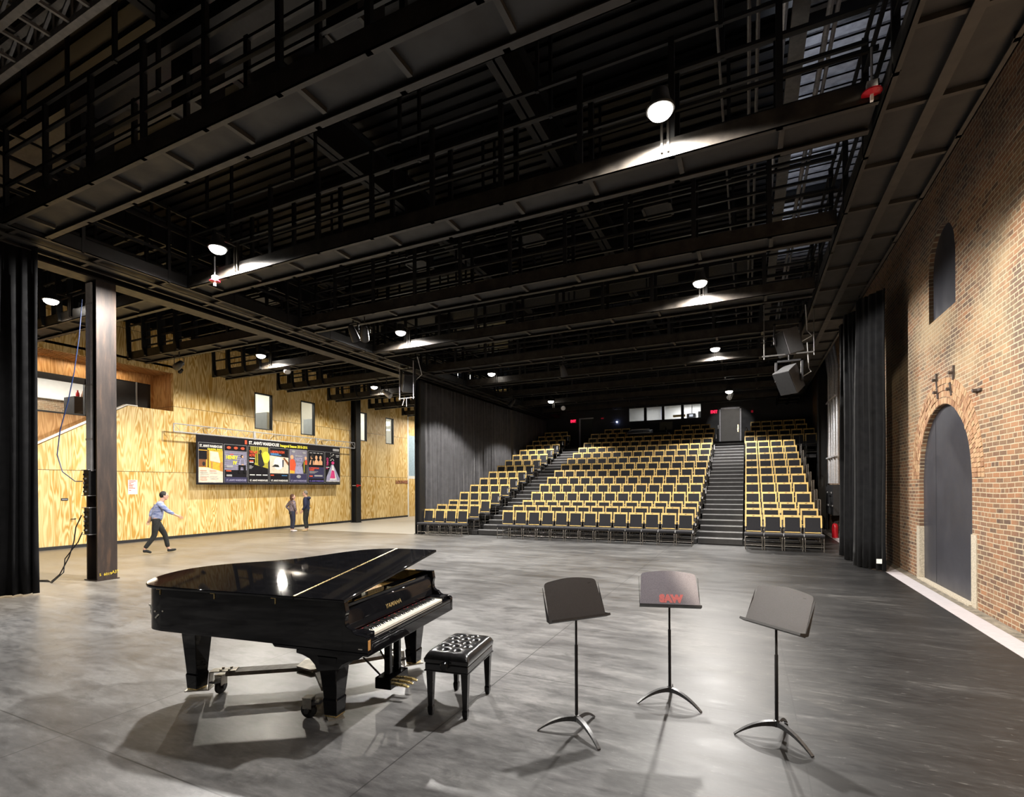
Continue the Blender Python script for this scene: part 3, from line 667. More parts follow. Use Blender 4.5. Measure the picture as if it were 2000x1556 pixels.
# ================================================================ CATWALKS
def rails(mb, p0, p1, up=(6.82, 7.33, 7.74), step=1.25, top=7.78, start=0.0):
    p0, p1 = Vector(p0), Vector(p1); L = (p1 - p0).length; d = (p1 - p0) / L
    for z in up: mb.bar(p0 + Vector((0, 0, z)), p1 + Vector((0, 0, z)), 0.045)
    a = start
    while a <= L + 1e-3:
        q = p0 + d * a; mb.bar(q + Vector((0, 0, 6.2)), q + Vector((0, 0, top)), 0.055, 0.075); a += step
    return mb
CW = 0.62
NC = {0: 'nearest to the camera', 1: 'second', 2: 'third', 3: 'fourth', 4: 'fifth', 5: 'sixth', 6: 'seventh', 7: 'eighth', 8: 'ninth'}
def catwalk_x(x0, x1, yf, lab, group, hooks=False, rib0=0.45, plate_lit=None):
    yn = yf - CW; o = thing('catwalk', lab, 'catwalk', ((x0 + x1) / 2, (yn + yf) / 2, 6.2), 0, group)
    L = Vector(o.location); mv = lambda mb: (setattr(mb, 'v', [tuple(Vector(v) - L) for v in mb.v]), mb)[1]
    mv(MB().box(x0, x1, yn + 0.03, yf - 0.03, 6.27, 6.30)).build('soffit_panel', 'catwalk_panel', o)
    mb = MB().box(x0, x1, yf - 0.10, yf, 6.20, 6.215).box(x0, x1, yn, yn + 0.07, 6.20, 6.215)
    x = x0 + rib0
    while x < x1: mb.box(x, x + 0.06, yn + 0.07, yf - 0.16, 6.215, 6.27); x += 1.2
    mv(mb).build('flange', 'flange_steel', o)
    mv(MB().box(x0, x1, yn, yn + 0.012, 6.2, 6.45)).build('toe_plate', 'raw_steel', o)
    mv(MB().box(x0, x1, yf - 0.012, yf, 6.2, 6.45)).build('toe_plate', 'catwalk_steel', o)
    st_ = 2.5 if hooks else 1.25
    mv(rails(MB(), (x0, yn + 0.03, 0), (x1, yn + 0.03, 0), step=st_)).build('railing', 'catwalk_steel', o)
    mv(rails(MB(), (x0, yf - 0.03, 0), (x1, yf - 0.03, 0), step=st_)).build('railing', 'catwalk_steel', o)
    x = x0 + 0.6
    while x < x1:
        for yy in (yn + 0.03, yf - 0.03): mv(MB().bar((x, yy, 7.7), (x, yy, 9.915), 0.05)).build('hanger', 'catwalk_steel', o)
        x += 2.5
    if hooks:
        for x in [x0 + 0.10 + 0.85 * i for i in range(4)]:
            hk = MB()
            for yy in (yn, yf):
                hk.bar((x + 0.10, yy, 6.22), (x, yy, 6.5), 0.13, 0.05); hk.bar((x, yy, 6.47), (x - 0.10, yy, 8.2), 0.13, 0.05)
            hk.bar((x - 0.10, yn, 8.2), (x - 0.10, yf, 8.2), 0.06)
            mv(hk).build('end_frame', 'catwalk_steel', o)
    return o
YF = [4.52 + 2.96 * k for k in range(9)]
for k, yf in enumerate(YF):
    catwalk_x(-10.88, 1.36, yf, 'dark steel catwalk crossing over the stage and seats, %s row' % NC[k], 'cross catwalks over the hall')
    if k: catwalk_x(-18.8, -12.45, yf, 'dark steel catwalk over the foyer in front of the plywood wall, %s row' % NC[k], 'cross catwalks over the foyer', True)
def catwalk_y(x0, x1, y0, y1, lab):
    o = thing('catwalk', lab, 'catwalk', ((x0 + x1) / 2, (y0 + y1) / 2, 6.2)); L = Vector(o.location)
    mv = lambda mb: (setattr(mb, 'v', [tuple(Vector(v) - L) for v in mb.v]), mb)[1]
    mv(MB().box(x0 + 0.02, x1 - 0.02, y0, y1, 6.27, 6.30)).build('soffit_panel', 'catwalk_panel', o)
    mb = MB().box(x0, x0 + 0.06, y0, y1, 6.20, 6.215).box(x1 - 0.06, x1, y0, y1, 6.20, 6.215).box((x0 + x1) / 2 - 0.06, (x0 + x1) / 2 + 0.06, y0, y1, 6.19, 6.205)
    y = y0 + 0.3
    while y < y1: mb.box(x0 + 0.06, x1 - 0.06, y, y + 0.06, 6.215, 6.27); y += 1.2
    mv(mb).build('flange', 'flange_steel', o)
    mv(MB().box(x0, x0 + 0.012, y0, y1, 6.2, 6.45)).build('toe_plate', 'catwalk_steel', o)
    mv(MB().box(x1 - 0.012, x1, y0, y1, 6.2, 6.45)).build('toe_plate', 'catwalk_steel', o)
    mv(rails(MB(), (x0 + 0.03, y0, 0), (x0 + 0.03, y1, 0), step=1.5)).build('railing', 'catwalk_steel', o)
    mv(rails(MB(), (x1 - 0.03, y0, 0), (x1 - 0.03, y1, 0), step=1.5)).build('railing', 'catwalk_steel', o)
catwalk_y(1.40, 2.42, -4.0, 30.6, 'long dark catwalk running beside the brick wall on the right')
catwalk_y(-11.75, -10.92, -1.0, 30.6, 'long dark catwalk running front to back above the left column line')
# main beam on the columns
o = tag(MB().box(-12.42, -12.02, -1, 30.9, 6.18, 6.21).box(-12.24, -12.20, -1, 30.9, 6.2, 6.75).box(-12.42, -12.02, -1, 30.9, 6.75, 6.78).build('steel_beam', 'catwalk_steel'), 'deep dark steel beam resting on the left column line', 'beam')
pf = MB()
for dx, z in ((-12.52, 6.30), (-12.62, 6.34), (-12.70, 6.42), (-11.90, 6.3)): pf.tube([(dx, -1, z), (dx, 30.6, z)], 0.02, 6)
tag(pf.build('conduit_run', 'truss_grey'), 'bundle of thin conduits clipped along the left steel beam', 'conduit')
# roof trusses running front to back
for i, x in enumerate((-15.8, -8.0, -3.8)):
    mb = MB().box(x - 0.15, x + 0.15, -4, 30.9, 9.0, 9.04).box(x - 0.02, x + 0.02, -4, 30.9, 9.0, 9.9).box(x - 0.15, x + 0.15, -4, 30.9, 9.86, 9.9)
    tag(mb.build('roof_beam', 'catwalk_steel'), 'black roof beam running front to back, %s from the left' % ORD[i], 'beam', 'roof beams')
for i in range(10):
    y = 1.4 + 2.96 * i
    mb = MB().box(-19, 3.1, y - 0.08, y + 0.08, 9.92, 9.95).box(-19, 3.1, y - 0.01, y + 0.01, 9.92, 10.2)
    tag(mb.build('purlin', 'catwalk_steel'), 'black purlin under the roof deck, %s from the front' % ORD[i], 'beam', 'purlins under the roof')
# conduits that run along the right side above the catwalks
for i, (x, z, r) in enumerate(((-0.35, 8.2, 0.02), (0.05, 8.25, 0.028), (0.16, 8.25, 0.028), (0.48, 8.2, 0.035), (0.60, 8.2, 0.035), (0.74, 8.15, 0.03), (1.05, 8.4, 0.04), (1.18, 8.6, 0.03))):
    tag(MB().tube([(x, 1.0, z), (x, 30.0, z)], r, 8).build('conduit', 'galv' if i > 2 else 'truss_grey', smooth=True), 'long galvanized conduit over the right side of the hall, %s from the left' % ORD[i], 'conduit', 'overhead conduits')
tag(MB().box(0.55, 0.75, 1, 30, 7.95, 7.97).box(0.55, 0.57, 1, 30, 7.97, 8.05).box(0.73, 0.75, 1, 30, 7.97, 8.05).build('cable_tray', 'truss_grey'), 'grey cable tray running along the right overhead conduits', 'cable tray')
# ductwork with drop outlets
for j, (y, z) in enumerate(((5.1, 7.7), (11.0, 7.7), (17.0, 7.7))):
    tag(MB().box(-17.0, 0.2, y - 0.4, y + 0.4, 8.60, 9.0).build('air_duct', 'duct'), 'long black air duct crossing under the roof, %s from the front' % ORD[j], 'duct', 'air ducts')
    for i, x in enumerate((-16.4, -13.6, -10.9, -7.8, -4.6, -1.7)):
        if j == 0 and x < -11: continue
        o = thing('duct_drop', 'square black duct drop with an open outlet, %s from the left in the %s row' % (ORD[i if j else i - 2], ORD[j]), 'duct', (x, y, z), 0, 'square duct drops')
        MB().box(-0.26, 0.26, -0.26, 0.26, 0.03, 0.9).build('duct_body', 'duct', o)
        MB().box(-0.3, 0.3, -0.3, -0.25, 0, 0.05).box(-0.3, 0.3, 0.25, 0.3, 0, 0.05).box(-0.3, -0.25, -0.3, 0.3, 0, 0.05).box(0.25, 0.3, -0.3, 0.3, 0, 0.05).build('outlet_frame', 'flange_steel', o)
# box truss at the upper left
o = thing('box_truss', 'light grey lighting truss crossing the upper left corner near the camera', 'truss', (-7.5, 2.8, 7.0))
mb = MB(); X0, X1 = -3.2, 4.6
for y in (-0.17, 0.17):
    for z in (0, 0.36): mb.bar((X0, y, z), (X1, y, z), 0.07, 0.07)
mb.build('chord', 'truss_grey', o)
mb = MB(); x = X0; k = 0
while x < X1 - 0.3:
    for y in (-0.17, 0.17): mb.bar((x, y, 0), (x, y, 0.36), 0.02); mb.bar((x, y, 0), (x + 0.4, y, 0.36), 0.03)
    mb.bar((x, -0.17, 0), (x + 0.02, 0.17, 0), 0.035); mb.bar((x, -0.17, 0.36), (x + 0.02, 0.17, 0.36), 0.035); x += 0.4
mb.build('brace', 'truss_grey', o)
for x in (-3, 3): MB().bar((x, 0, 0.36), (x, 0, 3.2), 0.03).build('hanger', 'catwalk_steel', o)

# ---------------------------------------------------------------- lamps
for i, (x, y, z, p_, c_, nm) in enumerate(LAMPS):
    col = {0: 'over the right side of the stage', 1: 'over the left side of the stage', 2: 'over the foyer'}[0 if x > -5 else (1 if x > -12 else 2)]
    o = thing('high_bay_lamp', 'glowing high bay lamp %s, %s from the camera' % (col, nm), 'lamp', (x, y, z), 0, 'high bay lamps')
    MB().lathe([(0.17, -0.06), (0.18, -0.04), (0.12, 0.06), (0.10, 0.18), (0.03, 0.20)], n=20).build('housing', 'lamp_shell', o, smooth=True)
    MB().ellipsoid((0, 0, -0.06), (0.150, 0.150, 0.10), 20, 10).build('lens', 'lamp_glow', o, smooth=True).visible_shadow = True
    MB().bar((-0.04, 0.395, 0.2), (-0.04, 0.395, -0.34), 0.05, 0.03).bar((0.04, 0.395, 0.2), (0.04, 0.395, -0.34), 0.05, 0.03).bar((0, 0.04, 0.16), (0, 0.40, 0.16), 0.04).build('bracket', 'raw_steel', o)

# ================================================================ STEEL COLUMNS AND CURTAINS
def wcol(name, lab, x, y, z1, w=0.40, d=0.36, m='column_steel'):
    o = thing(name, lab, 'column', (x, y, 0))
    MB().box(w / 2 - 0.035, w / 2, -d / 2, d / 2, 0, z1).box(-w / 2, -w / 2 + 0.035, -d / 2, d / 2, 0, z1).box(-w / 2 + 0.03, w / 2 - 0.03, -0.012, 0.012, 0, z1).build('column_shaft', m, o)
    MB().box(-w / 2 - 0.03, w / 2 + 0.03, -d / 2 - 0.03, d / 2 + 0.03, 0, 0.02).build('base_plate', m, o)
    return o
c1 = wcol('steel_column', 'rusty dark steel column standing left of the piano', -12.26, 5.91, 6.18)
for i, (s_, x_) in enumerate((('AST', -0.02), ('69019', 0.10))):
    pass
text('5  6019', 'chalk_mark', 'yellow', c1, (0.203, -0.15, 0.10), (R(90), 0, R(90)), 0.075, 1.0, 0.001)
text('A3T', 'chalk_mark', 'yellow', c1, (0.203, 0.08, 0.12), (R(90), 0, R(90)), 0.09, 0.8, 0.001)
wcol('steel_column', 'black steel column in front of the far end of the banner', -19.1, 21.0, 9.0, 0.36, 0.36, 'catwalk_steel')
wcol('steel_column', 'black steel column at the near end of the long seating curtain', -12.0, 16.85, 6.18, 0.30, 0.26, 'catwalk_steel')
wcol('steel_column', 'dark steel column beside the thick pale conduits behind the right curtain', 2.9, 25.1, 10, 0.34, 0.34, 'catwalk_steel')
o = thing('valve', 'red valve handle on the column beside the banner', 'valve', (-18.86, 20.85, 1.98))
MB().tube([(-0.35, 0, 0.0), (0, 0, 0)], 0.02, 8).build('pipe', 'galv', o); MB().lathe([(0.07, -0.02), (0.075, 0.0), (0.07, 0.03)], n=10).build('wheel', 'red_paint', o).rotation_euler = (R(90), 0, 0); MB().cbox((0.12, 0, 0.01), (0.14, 0.06, 0.06)).build('body', 'red_paint', o)
for i, dx in enumerate((-0.13, -0.075, -0.02, 0.035)):
    tag(MB().tube([(-12.28 + dx, 5.735, 2.26), (-12.28 + dx, 5.735, 6.15)], 0.024, 10).build('conduit', 'conduit_pale', smooth=True), 'shiny vertical conduit on the rusty column, %s from the left' % ORD[i], 'conduit', 'conduits on the rusty column')
for z in (2.9, 4.02, 5.7): tag(MB().box(-12.45, -12.22, 5.715, 5.735, z, z + 0.04).build('conduit_strap', 'galv'), 'metal strap holding the conduits on the rusty column, %s one' % {2.9: 'lowest', 4.02: 'middle', 5.7: 'highest'}[z], 'strap')
def panel_box(x, y, z0, z1, lab):
    o = thing('outlet_box', lab, 'electrical box', (x, y, z0)); h = z1 - z0
    MB().box(-0.10, 0.10, -0.02, 0.12, 0, h).build('body', 'black_paint', o, bevel=0.006)
    MB().box(-0.14, 0.12, -0.04, 0.12, h, h + 0.012).box(-0.14, 0.12, -0.04, 0.12, -0.012, 0).build('flange', 'galv', o)
    for i in range(5):
        for j in (-0.06, 0.0): MB().lathe([(0.02, 0), (0.02, 0.02)], n=8, m=Matrix.Rotation(R(90), 4, 'X')).build('socket', 'galv' if (i + (j < 0)) % 3 == 0 else 'rubber', o).location = (j, -0.02, h * (0.15 + 0.17 * i))
panel_box(-12.36, 5.70, 1.76, 2.28, 'upper black outlet box with sockets on the rusty column')
panel_box(-12.34, 5.70, 0.96, 1.50, 'lower black outlet box with sockets on the rusty column')
tag(MB().tube([(-12.40, 5.65, 5.8), (-12.42, 5.6, 5.0), (-12.5, 5.55, 4.3), (-12.62, 5.5, 3.7), (-12.83, 5.45, 3.1), (-12.95, 5.45, 2.6), (-12.86, 5.5, 2.25), (-12.6, 5.6, 2.05), (-12.45, 5.66, 2.05)], 0.010, 6).build('cable', 'cable_blue', smooth=True), 'blue and black cable looping down beside the rusty column into the upper outlet box', 'cable')
for i, q in enumerate(([(-12.45, 5.64, 1.35), (-12.58, 5.6, 1.1), (-12.55, 5.55, 0.8), (-12.62, 5.5, 0.5), (-12.75, 5.4, 0.15), (-12.85, 5.3, 0.01), (-13.2, 5.2, 0.01), (-13.9, 5.2, 0.01)], [(-12.42, 5.64, 1.0), (-12.5, 5.6, 0.8), (-12.78, 5.5, 0.45), (-12.6, 5.4, 0.2), (-12.7, 5.25, 0.01), (-13.1, 5.35, 0.01), (-13.6, 5.1, 0.01)])):
    tag(MB().tube(q, 0.011, 6).build('cable', 'cable_black', smooth=True), 'thin black cable hanging from the lower outlet box onto the floor, %s one' % ('outer', 'inner')[i], 'cable')

def curtain(name, lab, pts, z0, z1, period, amp, m='velvet', step=0.035, seed=1, flare=0.0, group=None):
    rnd = random.Random(seed); pts = [Vector((*p, 0)) for p in pts]
    seg = [(pts[i + 1] - pts[i]).length for i in range(len(pts) - 1)]; L = sum(seg)
    def at(s):
        for i, q in enumerate(seg):
            if s <= q or i == len(seg) - 1: return pts[i].lerp(pts[i + 1], s / q), (pts[i + 1] - pts[i]).normalized()
            s -= q
    ph = 0.0; cols = []; s = 0.0; a_, per = amp, period
    rows = 10
    nxt = 0
    while s < L:
        p, d = at(s); n = Vector((-d.y, d.x, 0))
        col = []
        for k in range(rows + 1):
            u = k / rows; f = (0.55 + 0.45 * (1 - u)) * (1 + flare * (1 - u))
            off = a_ * f * (math.sin(ph) + 0.35 * math.sin(2.3 * ph + 1.1 + 0.6 * u)) + 0.012 * math.sin(9 * u + s * 3)
            sw = 0.02 * math.sin(ph * 0.7 + 3 * u)
            col.append(p + n * off + d * sw + Vector((0, 0, z0 + (z1 - z0) * u)))
        cols.append(col); s += step; ph += 2 * PI * step / per
        if ph > nxt: nxt = ph + 2 * PI; per = period * rnd.uniform(0.7, 1.4); a_ = amp * rnd.uniform(0.65, 1.3)
    mb = MB().sheet(cols)
    return tag(mb.build(name, m, smooth='all', solid=0.008), lab, 'curtain', group)
curtain('curtain', 'tall black velvet curtain hanging at the left edge beside the rusty column', [(-11.62, 4.63), (-11.86, 4.22), (-12.3, 3.95), (-14.5, 3.7)], 0.02, 6.3, 0.17, 0.06, seed=3)
curtain('curtain', 'long dark grey curtain running back along the left side of the seating', [(-12.02, 17.05), (-12.02, 25.6)], 0.02, 6.18, 0.28, 0.055, 'velvet_grey', seed=5)
curtain('curtain', 'dark grey curtain panel at the upper back left of the seating', [(-11.95, 25.75), (-11.95, 30.9)], 0.02, 6.18, 0.26, 0.055, 'velvet_grey', seed=8)
cr = curtain('curtain', 'gathered black curtain hanging in front of the brick wall on the right', [(2.74, 13.35), (2.30, 14.0), (2.62, 14.5), (2.22, 15.1), (2.5, 15.5), (2.22, 16.0)], 0.015, 6.17, 0.15, 0.05, seed=11, flare=0.3)
MB().box(-0.05, 0.05, -0.004, 0.004, -0.05, 0.05).build('care_label', 'paper', cr).location = (2.60, 13.37, 0.22)
curtain('curtain', 'narrow black curtain at the back right corner behind the seats', [(2.98, 25.5), (2.92, 26.3), (3.0, 27.2)], 0.02, 8.5, 0.3, 0.07, seed=14)

# right hand side: pale conduits, box and extinguisher
for i in range(4):
    yy = 24.05 - 0.62 * i
    tag(MB().tube([(3.05, yy, 1.95), (3.05, yy, 6.3 - 0.0 * i), (3.0, yy + 0.5, 7.3)], 0.075 if i in (0, 2) else 0.055, 10).build('conduit', 'galv', smooth=True), 'thick pale vertical conduit behind the right curtain, %s from the left' % ORD[i], 'conduit', 'conduits behind the right curtain')
for z in (2.95, 5.2): tag(MB().box(2.93, 3.0, 21.9, 24.3, z, z + 0.05).build('conduit_strap', 'galv'), '%s metal strap across the thick pale conduits behind the right curtain' % ('lower' if z < 4 else 'upper'), 'strap')
o = thing('dimmer_panel', 'black equipment panel with small knobs below the thick pale conduits', 'electrical box', (3.0, 23.1, 0.75))
MB().box(-0.1, 0.12, -0.95, 0.95, 0, 1.15).build('body', 'black_paint', o)
for i in range(14): MB().cbox((-0.11, -0.8 + 0.26 * (i % 7), 0.35 + 0.5 * (i // 7)), (0.02, 0.08, 0.06)).build('knob', 'galv' if i % 4 == 0 else 'rubber', o)
def atZ0(px, py):
    u, v = px - CX, py - CY; c, s = math.cos(ROLL), math.sin(ROLL); uu, vv = c * u - s * v, s * u + c * v
    d = Vector((math.cos(YAW) * uu / F_PX - math.sin(YAW), math.sin(YAW) * uu / F_PX + math.cos(YAW), -vv / F_PX)); t = -CAM_H / d.z
    return Vector((d.x * t, d.y * t, 0))
q = atZ0(1631, 1050)
o = thing('fire_extinguisher', 'red fire extinguisher on the floor behind the right curtain', 'fire extinguisher', q)
MB().lathe([(0.09, 0), (0.10, 0.02), (0.10, 0.42), (0.07, 0.49), (0.03, 0.52)], n=18).build('cylinder', 'red_paint', o, smooth=True)
MB().lathe([(0.025, 0.52), (0.025, 0.56)], n=8).bar((-0.02, 0, 0.57), (0.12, 0, 0.60), 0.02).bar((-0.02, 0, 0.56), (0.10, 0, 0.55), 0.02).build('handle', 'black_paint', o)
MB().tube([(0.03, 0, 0.55), (0.10, 0.02, 0.5), (0.125, 0.02, 0.3), (0.11, 0.02, 0.15)], 0.012, 6).build('hose', 'rubber', o)

# ================================================================ SEATING
NR = 15
ZR = [0.0, 0.165, 0.33] + [0.33 + 0.327 * (i - 2) for i in range(3, NR)]
YR = [16.5 + 0.9 * i for i in range(NR)]
def make_chair():
    t = thing('theatre_chair', 'x', 'chair')
    MB().prism([(-0.02, 0.41), (-0.045, 0.44), (-0.035, 0.475), (0.0, 0.49), (0.42, 0.475), (0.43, 0.43), (0.40, 0.40), (0.02, 0.395)], -0.246, 0.246, 'x').build('seat', 'fabric_seat', t, bevel=0.012)
    rot = Matrix.Translation((0, 0.42, 0.49)) @ Matrix.Rotation(R(-9), 4, 'X')
    MB().box(-0.19, 0.19, -0.022, 0.022, 0.03, 0.455, rot).build('backrest', 'fabric_seat', t, bevel=0.01)
    f = MB().box(-0.235, 0.235, -0.018, 0.018, 0.455, 0.52, rot).box(-0.235, -0.195, -0.018, 0.018, 0.16, 0.456, rot).box(0.195, 0.235, -0.018, 0.018, 0.16, 0.456, rot).box(-0.2, 0.2, -0.018, 0.016, 0.005, 0.028, rot)
    f.build('back_frame', 'seat_wood', t)
    tag(MB().box(-0.03, 0.03, -0.021, -0.017, 0.480, 0.494, rot).build('number_plate', 'black_paint', t), 'small dark number plate')
    for s in (-1, 1):
        mb = MB().tube([(s * 0.228, 0.0, 0), (s * 0.228, 0.0, 0.34), (s * 0.228, 0.02, 0.385), (s * 0.228, 0.06, 0.40), (s * 0.228, 0.38, 0.41)], 0.0115, 6)
        mb.tube([(s * 0.228, 0.50, 0), (s * 0.220, 0.40, 0.42), (s * 0.215, 0.44, 0.66)], 0.0115, 6).tube([(s * 0.228, 0, 0.14), (s * 0.228, 0.47, 0.14)], 0.009, 6)
        mb.build('leg_frame', 'seat_metal', t)
    MB().tube([(-0.228, 0, 0.13), (0.228, 0, 0.13)], 0.009, 6).tube([(-0.228, 0.47, 0.13), (0.228, 0.47, 0.13)], 0.009, 6).tube([(-0.228, 0.45, 0.23), (0.228, 0.45, 0.23)], 0.009, 6).build('stretcher', 'seat_metal', t)
    return t
proto = make_chair(); used = False
def place(x, y, z, lab, grp):
    global used
    o = proto if not used else copy_tree(proto); used = True
    o.location = (x, y, z); o['label'] = lab; o['group'] = grp
def rowname(i): return 'front row' if i == 0 else ('top row' if i == NR - 1 else '%s row up' % ORD[i])
def seats(block, i, x0, x1, n, extra=''):
    p = (x1 - x0) / n
    for k in range(n):
        pos = '%s from left' % ORD[k]
        place(x0 + p * (k + 0.5), YR[i], ZR[i], 'pale wood framed chair, %s block, %s, %s%s' % (block, rowname(i), pos, extra), 'chairs in the %s seating block' % block)
for i in range(NR):
    sh = 0.25 * min(1, i / 12)
    if i < 14: seats('left', i, -11.90 + sh, -9.80 + sh, 4)
    else: seats('left', i, -11.56, -10.02, 3)
    x0, x1 = -8.36 + 0.17 * min(1, i / 12), -1.54
    if i < 13: seats('middle', i, x0, x1, 13)
    elif i == 13:
        seats('middle', i, -8.32, -5.72, 5, ' left of mixing desk'); seats('middle', i, -3.63, -1.53, 4, ' right of mixing desk')
    else:
        seats('middle', i, -7.74, -6.18, 3, ' left of mixing desk'); seats('middle', i, -3.38, -1.81, 3, ' right of mixing desk')
    if i < 11: seats('right', i, -0.10, 1.97, 4)
    elif i < 13: seats('right', i, -0.14, 2.92, 6)
    else: seats('right', i, 0.14, 2.69, 5)

def risers(name, lab, x0, x1, rows, xr=None):
    o = thing(name, lab, 'seating platform', ((x0 + x1) / 2, YR[1] - 0.1, 0)); L = Vector(o.location)
    for i in range(1, NR):
        y0 = YR[i] - 0.12; y1 = YR[i] + 0.78 if i < NR - 1 else YB - 0.02
        xe = xr(i) if xr else x1
        mb = MB().box(x0 - L.x, xe - L.x, y0 - L.y, y1 - L.y, max(0, ZR[i] - 0.14), ZR[i])
        mb.build('deck', 'tread', o)
        MB().box(x0 - L.x, xe - L.x, y0 - L.y - 0.012, y0 - L.y, ZR[i] - 0.035, ZR[i] + 0.002).build('deck_edge', 'black_paint', o)
    fr = MB()
    for i in range(1, NR):
        for x in [x0 + 0.1 + k * 1.3 for k in range(int((x1 - x0 - 0.2) / 1.3) + 1)]:
            if ZR[i] > 0.2: fr.box(x - L.x, x + 0.05 - L.x, YR[i] - 0.05 - L.y, YR[i] - L.y, 0, ZR[i] - 0.14)
    fr.box(x0 - L.x, x1 - L.x, YR[3] + 0.5 - L.y, YR[3] + 0.52 - L.y, 0, ZR[3] - 0.15)
    fr.build('support_frame', 'black_paint', o)
risers('seating_platform', 'black stepped platform under the left seating block', -11.78, -9.6, NR)
risers('seating_platform', 'black stepped platform under the wide middle seating block', -8.42, -1.50, NR)
risers('seating_platform', 'black stepped platform under the right seating block', -0.12, 2.05, NR, lambda i: 2.80 if i > 10 else 2.05)
def stairs(lab, x0, x1):
    o = thing('aisle_stairs', lab, 'stairs', ((x0 + x1) / 2, 17.3, 0)); w = (x1 - x0) / 2 - 0.005
    for k in range(1, 25):
        y0 = 0.45 * (k - 1); z = 0.05 + 0.165 * k
        MB().box(-w, w, y0, y0 + 0.45 if k < 24 else y0 + 0.46, max(0, z - 0.19), z).build('step', 'tread', o)
        MB().box(-w + 0.01, w - 0.01, y0 - 0.006, y0 + 0.05, z - 0.022, z + 0.004).build('nosing', 'nosing', o)
    MB().box(-w, w, 0.45 * 24, YB - 17.32, 3.99, 4.16).build('landing', 'tread', o)
stairs('black aisle stairs with pale nosings climbing to the right door', -1.47, -0.14)
stairs('black aisle stairs with pale nosings between the left and middle blocks', -9.57, -8.44)
def handrail(x, i, side, aisle):
    y, z = YR[i] + 0.1, ZR[i]
    o = thing('handrail', 'short looped black handrail on the %s, %s' % (aisle, rowname(i)), 'handrail', (x, y, z), 0, 'looped handrails on the aisles')
    MB().tube([(0, 0, 0), (0, 0, 0.72), (side * 0.03, -0.05, 0.84), (side * 0.06, -0.18, 0.88), (side * 0.06, -0.36, 0.82), (side * 0.06, -0.42, 0.70), (side * 0.05, -0.36, 0.62), (0, -0.04, 0.66)], 0.017, 8).build('rail', 'black_paint', o, smooth=True)
    tag(MB().box(side * 0.05 - 0.02, side * 0.05 + 0.02, -0.46, -0.40, 0.62, 0.82).build('grip', 'nosing', o), 'pale grip')
for i in range(3, 14, 1):
    handrail(-9.50, i, 1, 'left aisle')
for i in range(4, 15, 2): handrail(-1.44, i, 1, 'right aisle')
handrail(0.02, 13, -1, 'right side of the right aisle')
# black guard rail on the right end
o = thing('guard_rail', 'black guard rail at the right end of the upper rows', 'railing', (2.1, 23.5, 0))
mb = MB()
for i in range(3, 11):
    y = YR[i] - 23.5
    mb.tube([(0.06, y, ZR[i] - 0.1), (0.06, y, ZR[i] + 0.75), (0.06, y + 0.55, ZR[i] + 0.75), (0.06, y + 0.55, ZR[i] - 0.1)], 0.018, 6).tube([(0.06, y, ZR[i] + 0.4), (0.06, y + 0.55, ZR[i] + 0.4)], 0.014, 6)
mb.build('rail', 'seat_metal', o)
MB().tube([(0.05, YR[11] - 23.65, ZR[11]), (0.05, YR[11] - 23.65, ZR[11] + 0.9), (0.85, YR[11] - 23.65, ZR[11] + 0.9), (0.85, YR[11] - 23.65, ZR[11])], 0.02, 6).tube([(0.05, YR[11] - 23.65, ZR[11] + 0.5), (0.85, YR[11] - 23.65, ZR[11] + 0.5)], 0.016, 6).build('front_rail', 'black_paint', o)

# sound desk in the middle of the top rows
o = thing('mixing_desk', 'black sound mixing desk standing in the gap of the top middle rows', 'mixing desk', (-4.75, 28.52, ZR[13]))
MB().box(-1.0, 0.9, -0.35, 0.33, 0.0, 0.85).build('table', 'black_matte', o)
tag(MB().prism([(-0.3, 0.87), (0.4, 0.87), (0.4, 1.12), (0.3, 1.12), (-0.3, 0.93)], -1.35, -0.05, 'x').build('console', 'black_paint', o, bevel=0.01), 'black console')
MB().box(-1.35, -0.05, -0.32, -0.30, 0.86, 0.90).box(-1.2, -0.2, 0.2, 0.24, 1.12, 1.16).build('console_trim', 'galv', o)
for i in range(12): MB().cbox((-1.28 + 0.1 * i, -0.1, 0.99), (0.03, 0.05, 0.02)).build('fader', 'galv', o)
o = thing('monitor', 'dark computer monitor standing on the mixing desk', 'monitor', (-4.05, 28.62, ZR[13] + 0.85))
MB().box(-0.34, 0.34, 0, 0.04, 0.18, 0.62).build('screen', 'grey_cloth', o, bevel=0.005); MB().box(-0.03, 0.03, 0.0, 0.05, 0, 0.3).box(-0.12, 0.12, -0.05, 0.1, 0, 0.02).build('stand', 'black_paint', o)

# ================================================================ HANGING SPEAKERS AND SPOTLIGHTS
def speaker(loc, rx, rz, lab, s=0.46, h=0.62):
    o = thing('hanging_speaker', lab, 'speaker', loc)
    m = Matrix.Rotation(rz, 4, 'Z') @ Matrix.Rotation(rx, 4, 'X')
    MB().prism([(-s * 0.5, -0.18), (s * 0.5, -0.18), (s * 0.36, 0.26), (-s * 0.36, 0.26)], -h / 2, h / 2, 'z', m).build('cabinet', 'speaker_grey', o, bevel=0.01)
    MB().box(-s * 0.48, s * 0.48, -0.195, -0.181, -h / 2 + 0.02, h / 2 - 0.02, m).build('grille', 'black_matte', o)
    MB().box(-0.31, -0.26, -0.04, 0.04, -0.03, 0.5).box(0.26, 0.31, -0.04, 0.04, -0.03, 0.5).box(-0.31, 0.31, -0.04, 0.04, 0.46, 0.5).build('yoke', 'black_paint', o)
    MB().tube([(0, 0, 0.48), (0, 0, 0.85)], 0.02, 8).build('pole', 'black_paint', o)
    MB().tube([m @ Vector((0.1, 0.26, -0.1)), m @ Vector((0.3, 0.45, -0.05)), Vector((0.45, 0.2, 0.3)), Vector((0.40, 0.0, 0.9))], 0.012, 6).build('cable', 'cable_white', o)
